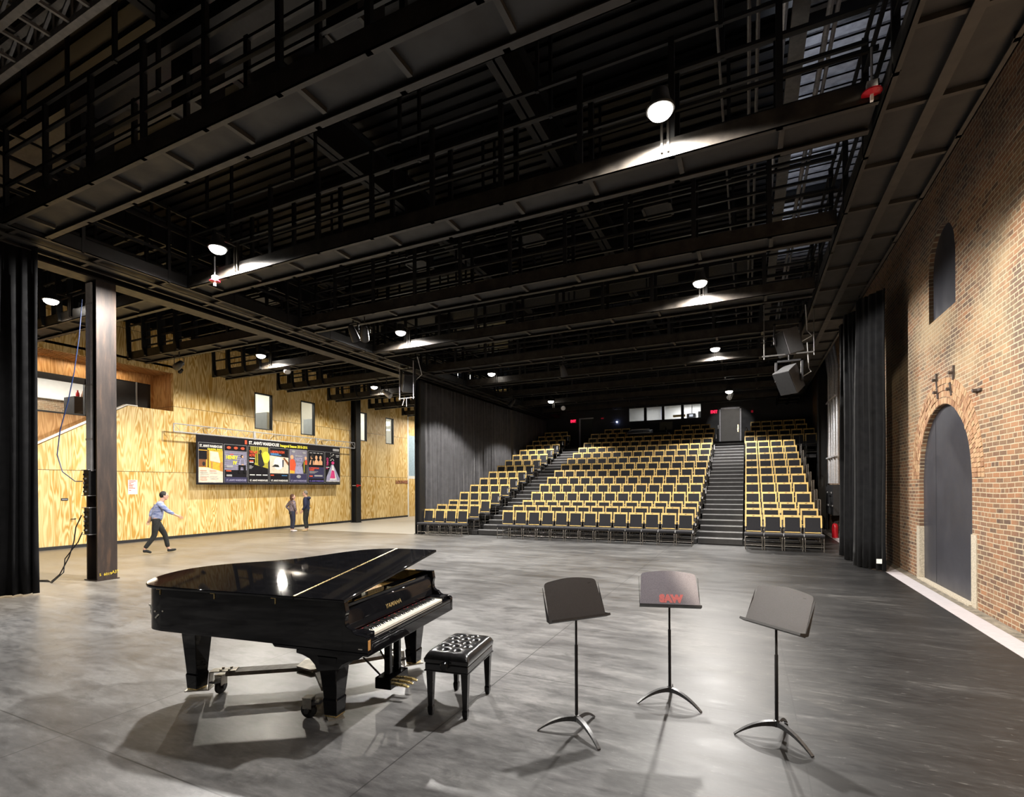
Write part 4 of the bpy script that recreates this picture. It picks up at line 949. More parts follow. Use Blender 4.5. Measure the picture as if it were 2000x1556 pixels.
speaker((0.93, 14.5, 5.50), R(18), R(-62), 'grey loudspeaker hanging above the right seating, upper of the two')
speaker((0.95, 14.35, 4.52), R(32), R(-40), 'grey loudspeaker hanging above the right seating, lower of the two')
speaker((-10.95, 14.7, 5.60), R(20), R(55), 'pale grey loudspeaker hanging at the head of the left seating curtain')
o = thing('pipe_frame', 'thin pipe trapeze holding the lower right loudspeaker', 'frame', (0.95, 14.4, 5.2))
MB().tube([(-0.55, 0, 1.3), (-0.55, 0, -0.10)], 0.016, 6).tube([(-0.60, 0, -0.02), (0.55, 0, -0.02)], 0.022, 8).tube([(0.55, 0, 1.3), (0.55, 0, -0.1)], 0.012, 6).build('pipe', 'truss_grey', o)
o = thing('pipe_frame', 'thin pipe trapeze under the pale loudspeaker on the left', 'frame', (-10.95, 14.6, 5.05))
MB().tube([(-0.30, 0, 1.3), (-0.30, 0, -0.05)], 0.014, 6).tube([(-0.34, 0, 0), (0.34, 0, 0)], 0.018, 8).tube([(0.30, 0, 1.3), (0.30, 0, -0.05)], 0.014, 6).build('pipe', 'galv', o)
MB().tube([(-0.1, 0, 0), (-0.15, 0.02, -0.12), (-0.18, 0, -0.25)], 0.012, 6).tube([(0.0, 0, 0), (-0.02, 0.02, -0.15), (0.0, 0, -0.3)], 0.012, 6).build('cable', 'cable_white', o)
def par(loc, rx, rz, lab, m='black_paint', top=6.2):
    o = thing('spotlight', lab, 'spotlight', loc, rz, 'stage spotlights hung on the catwalks')
    mm = Matrix.Rotation(rx, 4, 'X')
    MB().lathe([(0.11, -0.22), (0.12, -0.2), (0.10, 0.0), (0.08, 0.16), (0.04, 0.2)], n=14, m=mm).build('housing', m, o, smooth=True)
    MB().bar((-0.14, 0, 0), (-0.14, 0, 0.24), 0.03, 0.01).bar((0.14, 0, 0), (0.14, 0, 0.24), 0.03, 0.01).bar((-0.14, 0, 0.24), (0.14, 0, 0.24), 0.03, 0.01).bar((0, 0, 0.24), (0, 0, max(0.26, top - loc[2])), 0.03).build('yoke', 'black_paint', o)
for i, (px, py, z, lb) in enumerate(((1100, 722, 5.9, 'above the middle of the seating'), (712, 650, 6.0, 'near the left line of columns'), (350, 712, 5.95, 'in front of the plywood wall above the stair recess'), (1000, 786, 5.85, 'at the back near the left curtain'), (1427, 772, 5.75, 'over the right door'), (1100, 796, 5.8, 'over the left door'), (560, 718, 5.95, 'beside the middle foyer lamp'), (755, 768, 5.95, 'beside the far foyer lamp'), (158, 612, 6.0, 'beside the nearest foyer lamp'), (690, 650, 6.1, 'left of the column line spotlight'))):
    u, v = px - CX, py - CY; c, s = math.cos(ROLL), math.sin(ROLL); uu, vv = c * u - s * v, s * u + c * v
    d_ = Vector((math.cos(YAW) * uu / F_PX - math.sin(YAW), math.sin(YAW) * uu / F_PX + math.cos(YAW), -vv / F_PX)); t_ = (z - CAM_H) / d_.z
    yc = min((a - 0.31 for a in YF), key=lambda a: abs(a - d_.y * t_)); t_ = yc / d_.y
    par(Vector((d_.x * t_, yc, CAM_H + d_.z * t_)), R(35 + 20 * (i % 3)), R(40 * i), 'stage spotlight hung ' + lb, 'galv' if i in (4, 5, 6, 7, 8) else 'black_paint', 6.28)
def sprinkler(loc, lab):
    o = thing('alarm_horn', lab, 'alarm', loc)
    MB().tube([(0, 0, 0.05), (0, 0, 0.5)], 0.014, 6).box(-0.05, 0.05, -0.04, 0.04, 0.03, 0.11).build('mount', 'galv', o)
    MB().lathe([(0.05, 0.03), (0.10, 0.0), (0.10, -0.015), (0.03, -0.03)], n=16).build('dish', 'red_paint', o)
    MB().box(-0.015, 0.015, -0.02, 0.02, -0.10, -0.02).build('strobe', 'paper', o)
sprinkler((1.28, 6.82, 6.29), 'red dish shaped alarm strobe hanging near the top right catwalk')
sprinkler((-9.94, 6.82, 6.17), 'red dish shaped alarm strobe hanging beside the near left lamp')

# ================================================================ BANNER, TRUSS AND NOTICES ON THE PLYWOOD WALL
XP = -19.12
b0, b1 = atX(383, 848, XP), atX(664, 874, XP); zb0, zb1 = atX(385, 946, XP).z, atX(383, 848, XP).z
ban = thing('banner', 'wide black banner with seven posters hanging on the plywood wall', 'banner', (XP, (b0.y + b1.y) / 2, zb0))
L0 = Vector(ban.location)
def on(mb, name, m): mb.v = [tuple(Vector(v) - L0) for v in mb.v]; return mb.build(name, m, ban)
on(MB().box(XP - 0.02, XP, b0.y, b1.y, zb0, zb1), 'cloth', 'p_dark')
PX = [(387.8, 434.8), (438.4, 481.6), (484.7, 523.5), (526.9, 563.0), (565.7, 599.1), (601.8, 632.5), (634.8, 663.0)]
ZT, ZBt = 3.66, 2.12
SAW_T = "ST. ANN'S WAREHOUSE"
for k, (xa, xb) in enumerate(PX):
    ya, yb = atX(xa, 900, XP).y, atX(xb, 900, XP).y; W = yb - ya; Hh = ZT - ZBt
    lay = [0]
    def R_(u0, u1, v0, v1, m, name='poster_picture'):
        lay[0] += 1; x = XP + 0.006 + 0.0012 * lay[0]
        on(MB().box(x, x + 0.0011, ya + W * u0, ya + W * u1, ZBt + Hh * v0, ZBt + Hh * v1), name, m)
    def P_(pts, m):
        lay[0] += 1; x = XP + 0.006 + 0.0012 * lay[0]
        on(MB().prism([(ya + W * u, ZBt + Hh * v) for u, v in pts], x, x + 0.0011, 'x'), 'poster_picture', m)
    def D_(u, v, r, m, sy=1.0):
        P_([(u + r * math.cos(a * PI / 8), v + r * sy * W / Hh * math.sin(a * PI / 8)) for a in range(16)], m)
    def T_(s_, u, v, size, wide, m, bold=0.004):
        lay[0] += 1; x = XP + 0.008 + 0.0012 * lay[0]
        o = text(s_, 'poster_lettering', m, ban, (0, 0, 0), (R(90), 0, R(90)), size, 1.0, 0.0005, 'LEFT', bold)
        wd = max(v_.co.x for v_ in o.data.vertices) - min(v_.co.x for v_ in o.data.vertices)
        o.scale = (W * wide / wd, 1, 1); o.location = Vector((x, ya + W * u, ZBt + Hh * v)) - L0
    on(MB().box(XP, XP + 0.006, ya - 0.012, yb + 0.012, ZBt - 0.012, ZT + 0.012), 'poster_border', 'p_grey')
    if k == 0:
        R_(0, 1, 0, 1, 'p_cream'); P_([(0.0, 0.38), (0.35, 0.38), (1.0, 0.28), (1, 0.86), (0, 0.86)], 'p_orange'); P_([(0, 0.39), (0.30, 0.39), (0.30, 0.58), (0, 0.58)], 'p_brown')
        P_([(0, 0.58), (0.34, 0.58), (0.34, 0.80), (0, 0.80)], 'p_dark'); R_(0, 1, 0.82, 1, 'p_dark'); R_(0.36, 0.40, 0.38, 0.82, 'p_dark'); D_(0.2, 0.47, 0.06, 'black_matte', 1.4); P_([(0.45, 0.55), (0.9, 0.5), (0.8, 0.78), (0.45, 0.8)], 'p_cream')
        P_([(0.88, 0.3), (1, 0.28), (1, 0.52), (0.88, 0.52)], 'strip_wood'); P_([(0.5, 0.36), (0.56, 0.35), (0.56, 0.54), (0.5, 0.54)], 'strip_wood')
        T_(SAW_T, 0.03, 0.89, 0.14, 0.94, 'p_white'); T_('INAUGURAL SEASON', 0.35, 0.825, 0.09, 0.62, 'p_yellow')
        for j, (u, v) in enumerate(((0.04, 0.29), (0.04, 0.25), (0.04, 0.21), (0.44, 0.29), (0.44, 0.24), (0.04, 0.15), (0.04, 0.11), (0.44, 0.14), (0.44, 0.09), (0.04, 0.06))): R_(u, u + 0.28 + 0.04 * (j % 3), v, v + 0.008, 'p_grey' if j % 3 else 'p_red')
    elif k == 1:
        R_(0, 1, 0, 1, 'p_dark'); R_(0, 1, 0.33, 0.84, 'p_slate')
        for j in range(9): R_(0, 1, 0.35 + 0.052 * j, 0.365 + 0.052 * j, 'p_lilac')
        R_(0, 1, 0, 0.14, 'p_indigo')
        for j in range(3): D_(0.18 + 0.31 * j, 0.92, 0.09, 'p_red', 0.6)
        T_('HENRY', 0.05, 0.62, 0.20, 0.52, 'p_yellow', 0.008); T_('IV', 0.36, 0.48, 0.20, 0.18, 'p_yellow', 0.01); R_(0.22, 0.38, 0.735, 0.755, 'p_red'); R_(0.06, 0.35, 0.39, 0.45, 'p_grey'); R_(0.05, 0.28, 0.29, 0.32, 'p_red')
        D_(0.76, 0.71, 0.055, 'hair_black', 1.1); D_(0.79, 0.695, 0.04, 'p_flesh', 1.2); P_([(0.60, 0.48), (0.66, 0.62), (0.74, 0.65), (0.86, 0.64), (0.95, 0.5), (0.86, 0.46), (0.66, 0.46)], 'p_lilac'); P_([(0.69, 0.48), (0.72, 0.63), (0.85, 0.63), (0.86, 0.48)], 'p_slate')
        P_([(0.60, 0.47), (0.94, 0.47), (0.95, 0.25), (0.86, 0.25), (0.82, 0.42), (0.70, 0.42), (0.68, 0.25), (0.60, 0.25)], 'p_dark'); R_(0.74, 0.84, 0.47, 0.49, 'p_flesh'); R_(0.06, 0.3, 0.16, 0.21, 'p_grey')
    elif k == 2:
        R_(0, 1, 0, 1, 'p_dark'); P_([(0.3, 0.5), (1, 0.40), (1, 1), (0.1, 1), (0.1, 0.9), (0.35, 0.8)], 'p_olive'); D_(0.88, 0.72, 0.20, 'p_yellow', 1.3)
        for j in range(5): R_(0.12 + 0.09 * j, 0.15 + 0.09 * j, 0.55, 1.0, 'p_dark')
        D_(0.60, 0.87, 0.07, 'hair_black', 1.2); P_([(0.48, 0.5), (0.50, 0.8), (0.62, 0.84), (0.70, 0.7), (0.80, 0.5), (0.65, 0.42)], 'black_cloth'); T_('THE LAST', 0.04, 0.81, 0.15, 0.42, 'p_red', 0.006); T_('HOTEL', 0.04, 0.72, 0.15, 0.30, 'p_red', 0.006)
        R_(0.04, 0.30, 0.66, 0.68, 'p_white'); R_(0.04, 0.24, 0.58, 0.61, 'p_red'); R_(0.04, 0.24, 0.55, 0.57, 'p_white')
        for j in range(4): R_(0.03, 0.15 + 0.04 * (j % 3), 0.38 + 0.025 * j, 0.395 + 0.025 * j, 'p_grey')
        for j in range(3): R_(0.05 + 0.32 * j, 0.30 + 0.32 * j, 0.20, 0.225, 'p_white')
    elif k == 3:
        R_(0, 1, 0, 1, 'p_dark'); P_([(0, 0.27), (1, 0.27), (1, 0.74), (0, 0.78)], 'p_cream'); D_(0.45, 0.56, 0.26, 'p_white', 1.1); P_([(0.08, 0.46), (0.5, 0.45), (0.44, 0.52), (0.25, 0.53), (0.18, 0.49)], 'black_cloth')
        P_([(0.66, 0.46), (0.72, 0.46), (0.74, 0.68), (0.66, 0.66)], 'navy'); P_([(0.7, 0.72), (1.0, 0.50), (1.0, 0.60), (0.78, 0.74)], 'p_brown'); T_('LABAPALOOSA!', 0.03, 0.86, 0.15, 0.74, 'p_red', 0.004); R_(0.03, 0.46, 0.825, 0.85, 'p_blue'); R_(0.03, 0.60, 0.79, 0.815, 'p_blue')
        R_(0.03, 0.2, 0.2, 0.23, 'p_red'); R_(0.62, 0.92, 0.2, 0.22, 'p_blue')
    elif k == 4:
        R_(0, 1, 0, 1, 'p_slate'); R_(0, 1, 0, 0.27, 'p_indigo'); R_(0.3, 0.75, 0.28, 0.50, 'p_lilac'); T_('NICE', 0.31, 0.66, 0.22, 0.42, 'p_lilac', 0.008); T_('FISH', 0.36, 0.51, 0.22, 0.40, 'p_lilac', 0.008)
        R_(0.32, 0.72, 0.80, 0.83, 'p_grey'); D_(0.12, 0.77, 0.09, 'p_flesh', 1.1); P_([(0.0, 0.28), (0.26, 0.28), (0.34, 0.55), (0.28, 0.68), (0.16, 0.72), (0.0, 0.68)], 'p_red'); P_([(0.0, 0.28), (0.26, 0.28), (0.26, 0.36), (0.0, 0.38)], 'p_orange')
        D_(0.92, 0.76, 0.07, 'p_flesh', 1.1); P_([(0.80, 0.28), (0.98, 0.28), (1.0, 0.70), (0.82, 0.68), (0.70, 0.55)], 'black_cloth'); R_(0.88, 1.0, 0.56, 0.70, 'p_red'); R_(0.80, 0.84, 0.32, 0.66, 'p_olive'); D_(0.5, 0.19, 0.13, 'p_grey', 0.6)
        D_(0.2, 0.94, 0.10, 'p_grey', 0.5); D_(0.82, 0.92, 0.10, 'p_grey', 0.5)
    elif k == 5:
        R_(0, 1, 0, 1, 'p_dark'); R_(0, 1, 0.14, 0.5, 'p_indigo')
        for j, u in enumerate((0.22, 0.50, 0.76)):
            D_(u, 0.80, 0.075, 'p_flesh', 1.4); P_([(u - 0.16, 0.57), (u + 0.12, 0.57), (u + 0.13, 0.68), (u + 0.02, 0.75), (u - 0.10, 0.70)], 'p_flesh')
            if j == 0: D_(u + 0.03, 0.84, 0.08, 'hair_black', 1.3); P_([(u - 0.08, 0.56), (u + 0.06, 0.56), (u + 0.08, 0.76), (u - 0.02, 0.76)], 'hair_black')
        for j in range(4): R_(0.08 + 0.22 * j, 0.24 + 0.22 * j, 0.93, 0.955, 'p_grey')
        T_('A STREETCAR', 0.05, 0.44, 0.10, 0.62, 'p_red', 0.004); T_('NAMED', 0.05, 0.385, 0.10, 0.30, 'p_red', 0.004)
        for j in range(3): R_(0.05, 0.4 + 0.1 * j, 0.30 + 0.025 * j, 0.315 + 0.025 * j, 'p_grey')
        R_(0.36, 0.88, 0.20, 0.25, 'p_grey'); R_(0.05, 0.25, 0.19, 0.23, 'p_red')
    else:
        R_(0, 1, 0, 1, 'p_dark'); P_([(0.42, 0.60), (0.56, 0.60), (1.0, 0.14), (1.0, 0.05), (0.06, 0.05), (0.10, 0.2)], 'p_lilac'); P_([(0.48, 0.58), (0.55, 0.58), (0.80, 0.1), (0.3, 0.1)], 'p_white'); P_([(0.44, 0.42), (0.62, 0.40), (0.68, 0.15), (0.32, 0.15)], 'p_pink')
        D_(0.52, 0.66, 0.10, 'p_pink', 0.8)
        rr = random.Random(4)
        for j in range(14): D_(0.45 + 0.3 * (rr.random() - 0.5), 0.72 + 0.26 * rr.random(), 0.02, 'p_white')
        o = text('TABACO', 'poster_lettering', 'p_pink', ban, Vector((XP + 0.05, ya + W * 0.17, ZBt + Hh * 0.56)) - L0, (0, R(-90), R(180)), 0.16, 0.62, 0.0005, 'LEFT', 0.006)
        o.rotation_euler = (Matrix(((0, 0, 1), (0, -1, 0), (1, 0, 0)))).transposed().to_euler() if False else Matrix(((0, 0, 1), (0, -1, 0), (1, 0, 0))).to_euler() if False else (Matrix.Rotation(R(90), 3, 'X') @ Matrix.Rotation(0, 3, 'Z')).to_euler()
        o.rotation_euler = (Matrix.Rotation(R(90), 3, 'Z') @ Matrix.Rotation(R(90), 3, 'X') @ Matrix.Rotation(R(90), 3, 'Z')).to_euler()
        R_(0.04, 0.26, 0.5, 0.52, 'p_white'); R_(0.04, 0.16, 0.46, 0.485, 'p_pink'); R_(0.70, 0.94, 0.90, 0.93, 'p_grey'); R_(0.72, 0.90, 0.85, 0.88, 'p_grey')
    if k: T_(SAW_T, 0.05, 0.035, 0.11, 0.90, ['p_white', 'p_lilac', 'p_white', 'p_white', 'p_lilac', 'p_violet', 'p_white'][k], 0.003)
W0 = b1.y - b0.y
def TB(s_, y, z, size, wide, m):
    o = text(s_, 'heading', m, ban, (0, 0, 0), (R(90), 0, R(90)), size, 1.0, 0.001, 'LEFT', 0.006)
    wd = max(v_.co.x for v_ in o.data.vertices) - min(v_.co.x for v_ in o.data.vertices); o.scale = (wide / wd, 1, 1); o.location = Vector((XP + 0.004, y, z)) - L0
ya = atX(486, 868, XP).y; yb = atX(545, 872, XP).y; TB(SAW_T, ya, 3.745, 0.19, yb - ya, 'p_white')
on(MB().box(XP + 0.003, XP + 0.006, ya - 0.19, ya - 0.09, 3.73, 3.90), 'logo', 'p_red')
ya = atX(547, 872, XP).y; yb = atX(600, 878, XP).y; TB('Inaugural Season 2015-2016', ya, 3.745, 0.17, yb - ya, 'p_yellow')
ya = atX(650, 878, XP).y; yb = atX(662, 880, XP).y; on(MB().box(XP + 0.003, XP + 0.006, ya, yb, 3.74, 3.86), 'logo', 'p_grey')
# truss carrying the banner
t0, t1 = atX(339, 830, XP), atX(693, 868, XP)
o = thing('wall_truss', 'long flat pipe truss carrying the black banner', 'truss', (XP, (t0.y + t1.y) / 2, zb1)); hl = (t1.y - t0.y) / 2
MB().tube([(0, -hl, 0.03), (0, hl, 0.03)], 0.028, 8).tube([(0, -hl, 0.33), (0, hl, 0.33)], 0.022, 8).tube([(0, -hl, 0.03), (0, -hl, 0.33)], 0.022, 8).tube([(0, hl, 0.03), (0, hl, 0.33)], 0.022, 8).build('chord', 'galv', o, smooth=True)
mb = MB(); y = -hl; s_ = 0
while y < hl - 0.2: mb.tube([(0, y, 0.03 if s_ else 0.33), (0, y + 0.27, 0.33 if s_ else 0.03)], 0.008, 6); y += 0.27; s_ ^= 1
mb.build('brace', 'galv', o)
MB().box(-0.03, 0.03, -hl * 0.30, -hl * 0.30 + 0.09, 0, 0.36).box(-0.03, 0.03, hl * 0.42, hl * 0.42 + 0.09, 0, 0.36).build('splice_plate', 'galv', o)
MB().bar((0, -hl * 0.7, 0.3), (XL - XP, -hl * 0.7, 0.3), 0.03).bar((0, hl * 0.6, 0.3), (XL - XP, hl * 0.6, 0.3), 0.03).bar((0, 0, 0.3), (XL - XP, 0, 0.3), 0.03).build('wall_bracket', 'galv', o)
# paper notice and small plates
p = atX(250, 965, XL); q = atX(268, 937, XL)
o = thing('paper_notice', 'white paper notice with red lines taped to the plywood right of the rusty column', 'notice', (XL + 0.004, (p.y + q.y) / 2, (p.z + q.z) / 2)); w_, h_ = (q.y - p.y) / 2, (q.z - p.z) / 2
MB().box(-0.002, 0.004, -w_, w_, -h_, h_).build('sheet', 'paper', o)
for j, (u, v) in enumerate(((0.88, 0.85), (0.6, 0.65), (0.3, 0.48), (0.65, 0.32), (0.5, 0.16), (0.55, 0.0), (0.8, -0.16), (0.3, -0.45))): MB().box(0.0041, 0.005, -w_ * 0.85, -w_ * 0.85 + 1.7 * w_ * u, h_ * v - 0.012, h_ * v + 0.012).build('text_line', 'p_red', o)
p = atX(126, 975, XL); o = thing('door_sign', 'small black sign on the plywood left of the rusty column', 'sign', (XL, p.y, p.z)); MB().box(0, 0.012, -0.09, 0.09, -0.04, 0.04).build('plate', 'black_paint', o); MB().box(0.0121, 0.013, -0.07, 0.07, -0.012, 0.012).build('text_line', 'p_grey', o)
p = atX(142, 1013, XL); o = thing('door_lever', 'black lever handle of the hidden plywood door', 'handle', (XL, p.y, p.z)); MB().box(0, 0.05, 0.04, 0.07, -0.015, 0.015).box(0.04, 0.055, -0.07, 0.07, -0.01, 0.01).build('lever', 'black_paint', o)
p = atX(785, 941, XL); o = thing('wall_lettering', 'red brown raised letters on the plywood near the far end of the wall', 'sign', (XL, p.y, p.z))
tx = text('LOUNGE', 'letters', 'brick_small', o, (0.01, -0.62, -0.09), (R(90), 0, R(90)), 0.26, 1.0, 0.02, 'LEFT', 0.01); wd = max(v_.co.x for v_ in tx.data.vertices); tx.scale = (1.2 / wd, 1, 1)
o = thing('wall_camera', 'small black camera on the plywood right of the stair recess', 'camera', (XL, atX(350, 712, XL).y, 6.3)); MB().lathe([(0.05, 0), (0.07, 0.05), (0.05, 0.2)], n=12, m=Matrix.Rotation(R(60), 4, 'Y')).bar((0, 0, 0.05), (0.1, 0, 0.05), 0.04).build('body', 'black_paint', o)

# ================================================================ PIANO
PO, PA = Vector((-2.62, 3.0, 0)), R(97.5)
piano = thing('grand_piano', 'glossy black grand piano with its lid slightly raised, on a wheeled frame', 'piano', PO, PA)
def outline(e=0.0, y0=0.0):
    """plan of the case, grown outwards by e"""
    ctrl = [(0, 2.12), (0.03, 2.27), (0.12, 2.37), (0.26, 2.41), (0.42, 2.38), (0.56, 2.28), (0.68, 2.12), (0.78, 1.92), (0.88, 1.70), (1.00, 1.50), (1.14, 1.34), (1.28, 1.20), (1.40, 1.06), (1.48, 0.92), (1.53, 0.76), (1.55, 0.60)]
    P = []
    for i in range(len(ctrl) - 1):
        p0, p1, p2, p3 = [Vector((*ctrl[max(0, min(len(ctrl) - 1, i + q))], 0)) for q in (-1, 0, 1, 2)]
        for j in range(4):
            t = j / 4; P.append(0.5 * ((2 * p1) + (p2 - p0) * t + (2 * p0 - 5 * p1 + 4 * p2 - p3) * t * t + (3 * p1 - p0 - 3 * p2 + p3) * t ** 3))
    P.append(Vector((1.55, 0.60, 0)))
    P = [Vector((0, y0, 0))] + P + [Vector((1.55, y0, 0))]
    out = []
    for i, p in enumerate(P):
        a = P[max(0, i - 1)]; b = P[min(len(P) - 1, i + 1)]; d = (b - a).normalized(); n = Vector((-d.y, d.x, 0))
        out.append((p.x + n.x * e, p.y + n.y * e))
    return out
def wall_strip(o_, i_, z0, z1):
    mb = MB(); k = len(o_)
    vs = [(x, y, z0) for x, y in o_] + [(x, y, z1) for x, y in o_] + [(x, y, z0) for x, y in i_] + [(x, y, z1) for x, y in i_]
    fs = []
    for i in range(k - 1): fs += [(i, i + 1, k + i + 1, k + i), (2 * k + i, 3 * k + i, 3 * k + i + 1, 2 * k + i + 1), (k + i, k + i + 1, 3 * k + i + 1, 3 * k + i), (i, 2 * k + i, 2 * k + i + 1, i + 1)]
    fs += [(0, k, 3 * k, 2 * k), (k - 1, 3 * k - 1, 4 * k - 1, 2 * k - 1)]
    return mb.add(vs, fs)
rim = wall_strip(outline(0.0, 0.22), outline(-0.05, 0.22), 0.63, 1.01)
cheek = [(0.0, 0.63), (0.0, 0.735), (0.012, 0.752), (0.05, 0.762), (0.10, 0.765), (0.125, 0.775), (0.14, 0.79), (0.15, 0.805), (0.175, 0.81), (0.195, 0.825), (0.205, 0.85), (0.207, 0.89), (0.20, 0.92), (0.195, 0.935), (0.20, 0.95), (0.21, 1.01), (0.24, 1.01), (0.24, 0.63)]
rim.prism(cheek, 0.0, 0.05, 'x').prism(cheek, 1.50, 1.55, 'x')
rim.build('case', 'piano_black', piano, smooth=True, bevel=0.004)
MB().prism([(0.0, 0.63), (0.88, 0.63), (0.92, 0.65), (0.87, 0.605), (0.0, 0.605)][:3] + [(0.88, 0.605), (0.0, 0.605)], 0.0, 1.55, 'x').prism([(0.05, 0.606), (0.66, 0.606), (0.66, 0.571), (0.10, 0.571)], 0.02, 1.53, 'x').build('bottom_board', 'piano_black', piano, bevel=0.004)
MB().prism(outline(-0.04, 0.45), 0.66, 0.69).build('soundboard', 'dolly_wood', piano)
MB().prism(outline(-0.055, 0.48), 0.86, 0.875).build('cast_plate', 'gold_plate', piano)
mb = MB()
for i in range(38): x = 0.10 + i * 0.036; mb.bar((x, 0.50, 0.885), (min(x, 1.4) * 0.8 + 0.1, 0.9 + 1.0 * (1 - x / 1.5), 0.885), 0.0022)
mb.build('strings', 'brass', piano)
MB().box(0.05, 1.5, 0.48, 0.56, 0.875, 0.90).build('felt_strip', 'red_felt', piano)
def lid_plate(y0, y1, e=0.028):
    o_ = [p for p in outline(e, y0)]
    # clip the plan between y0 and y1
    pl = [p for p in o_]
    def clip(poly, yc, keep_above):
        res = []
        for i in range(len(poly)):
            a, b = poly[i], poly[(i + 1) % len(poly)]
            ia = (a[1] >= yc) if keep_above else (a[1] <= yc); ib = (b[1] >= yc) if keep_above else (b[1] <= yc)
            if ia: res.append(a)
            if ia != ib: t = (yc - a[1]) / (b[1] - a[1]); res.append((a[0] + t * (b[0] - a[0]), yc))
        return res
    return clip(clip(pl, y0, True), y1, False)
LM = Matrix.Translation((-0.01, 0, 1.014)) @ Matrix.Rotation(R(-6.9), 4, 'Y')
MB().prism(lid_plate(0.66, 3.0), 0, 0.026, 'z', LM).build('lid', 'piano_black', piano, smooth=True, bevel=0.007)
MB().prism(lid_plate(0.185, 0.655), 0, 0.026, 'z', LM).build('front_lid', 'piano_black', piano, smooth=True, bevel=0.007)
MB().box(-0.015, 1.57, 0.648, 0.664, 0.0262, 0.0285, LM).build('lid_hinge', 'brass', piano)
MB().prism(lid_plate(0.25, 0.64, -0.03), -0.018, 0, 'z', LM).build('lid_molding', 'piano_black', piano)
MB().bar((1.46, 0.75, 0.95), (1.44, 0.75, 1.17), 0.02).build('lid_prop', 'piano_black', piano)
for y in (0.86, 1.50, 2.12): MB().box(-0.004, 0.0, y, y + 0.012, 0.955, 1.005).box(-0.004, 0, y, y + 0.05, 0.998, 1.004).build('side_hinge', 'brass', piano)
# scratches in the varnish near the tail
for (y, z, a, l) in ((2.28, 0.84, 0.3, 0.05), (2.17, 0.76, -0.7, 0.05), (2.33, 0.80, 1.3, 0.07), (2.345, 0.76, 1.2, 0.05), (2.2, 0.80, 0.1, 0.015), (2.12, 0.81, 0.1, 0.012)):
    yy = min(y, 2.10); xo = -0.0015
    if y > 2.12: # on the curved part of the tail
        xo = {2.28: 0.036, 2.17: 0.006, 2.33: 0.075, 2.345: 0.087, 2.2: 0.010}.get(y, 0.0) - 0.006; yy = y
    MB().box(-0.002, 0.004, -l / 2, l / 2, -0.006, 0.006, Matrix.Translation((xo, yy, z)) @ Matrix.Rotation(a, 4, 'X')).build('chipped_spot', 'ivory', piano)
MB().box(-0.002, 0.03, -0.003, 0.0, 0.655, 0.73).build('worn_corner', 'strip_wood', piano)
MB().box(-0.0022, 0.0, 0.05, 0.085, 0.655, 0.662).build('worn_corner', 'ivory', piano)
# keyboard
MB().box(0.05, 1.50, 0.0, 0.55, 0.62, 0.70).box(0.05, 1.50, 0.0, 0.035, 0.70, 0.728).build('key_bed', 'piano_black', piano, bevel=0.006)
MB().box(0.05, 0.155, 0.04, 0.21, 0.70, 0.765).box(1.395, 1.50, 0.04, 0.21, 0.70, 0.765).build('key_block', 'piano_black', piano, bevel=0.006)
kx, kw = 0.16, 1.23 / 52
wk = None
for i in range(52):
    x = kx + i * kw
    if wk is None: wk = MB().box(0.0006, kw - 0.0006, 0, 0.15, -0.022, 0).build('white_key', 'ivory', piano, bevel=0.0015)
    else: c = wk.copy(); COL.objects.link(c); wk2 = c; wk2.parent = piano; wk2.location = (x, 0.045, 0.748); continue
    wk.location = (x, 0.045, 0.748)
bk = None; pat = [0, 2, 3, 5, 6]  # white indices (from A) followed by a black key: A, C, D, F, G
for i in range(51):
    if i % 7 not in (0, 2, 3, 5, 6): continue
    x = kx + (i + 1) * kw
    if bk is None: bk = MB().prism([(0, 0), (0.095, 0), (0.095, 0.013), (0.012, 0.013)], -0.0055, 0.0055, 'x').build('black_key', 'ebony', piano, bevel=0.0015); o = bk
    else: o = bk.copy(); COL.objects.link(o); o.parent = piano
    o.location = (x, 0.100, 0.748)
MB().box(0.155, 1.395, 0.198, 0.206, 0.748, 0.7505).build('felt_strip', 'red_felt', piano)
MB().prism([(0.206, 0.765), (0.212, 0.80), (0.222, 0.92), (0.235, 0.945), (0.26, 0.95), (0.26, 0.765)], 0.05, 1.50, 'x').build('fallboard', 'piano_black', piano, smooth=True, bevel=0.004)
MB().box(0.07, 1.48, 0.262, 0.55, 0.90, 0.915).box(0.07, 1.48, 0.25, 0.275, 0.915, 0.975).box(0.08, 1.47, 0.34, 0.36, 0.915, 0.93).build('music_desk', 'piano_black', piano, bevel=0.004)
text('YAMAHA', 'maker_name', 'brass', piano, (0.60, 0.212, 0.822), (R(85), 0, 0), 0.052, 1.25, 0.001, 'LEFT', 0.0012)
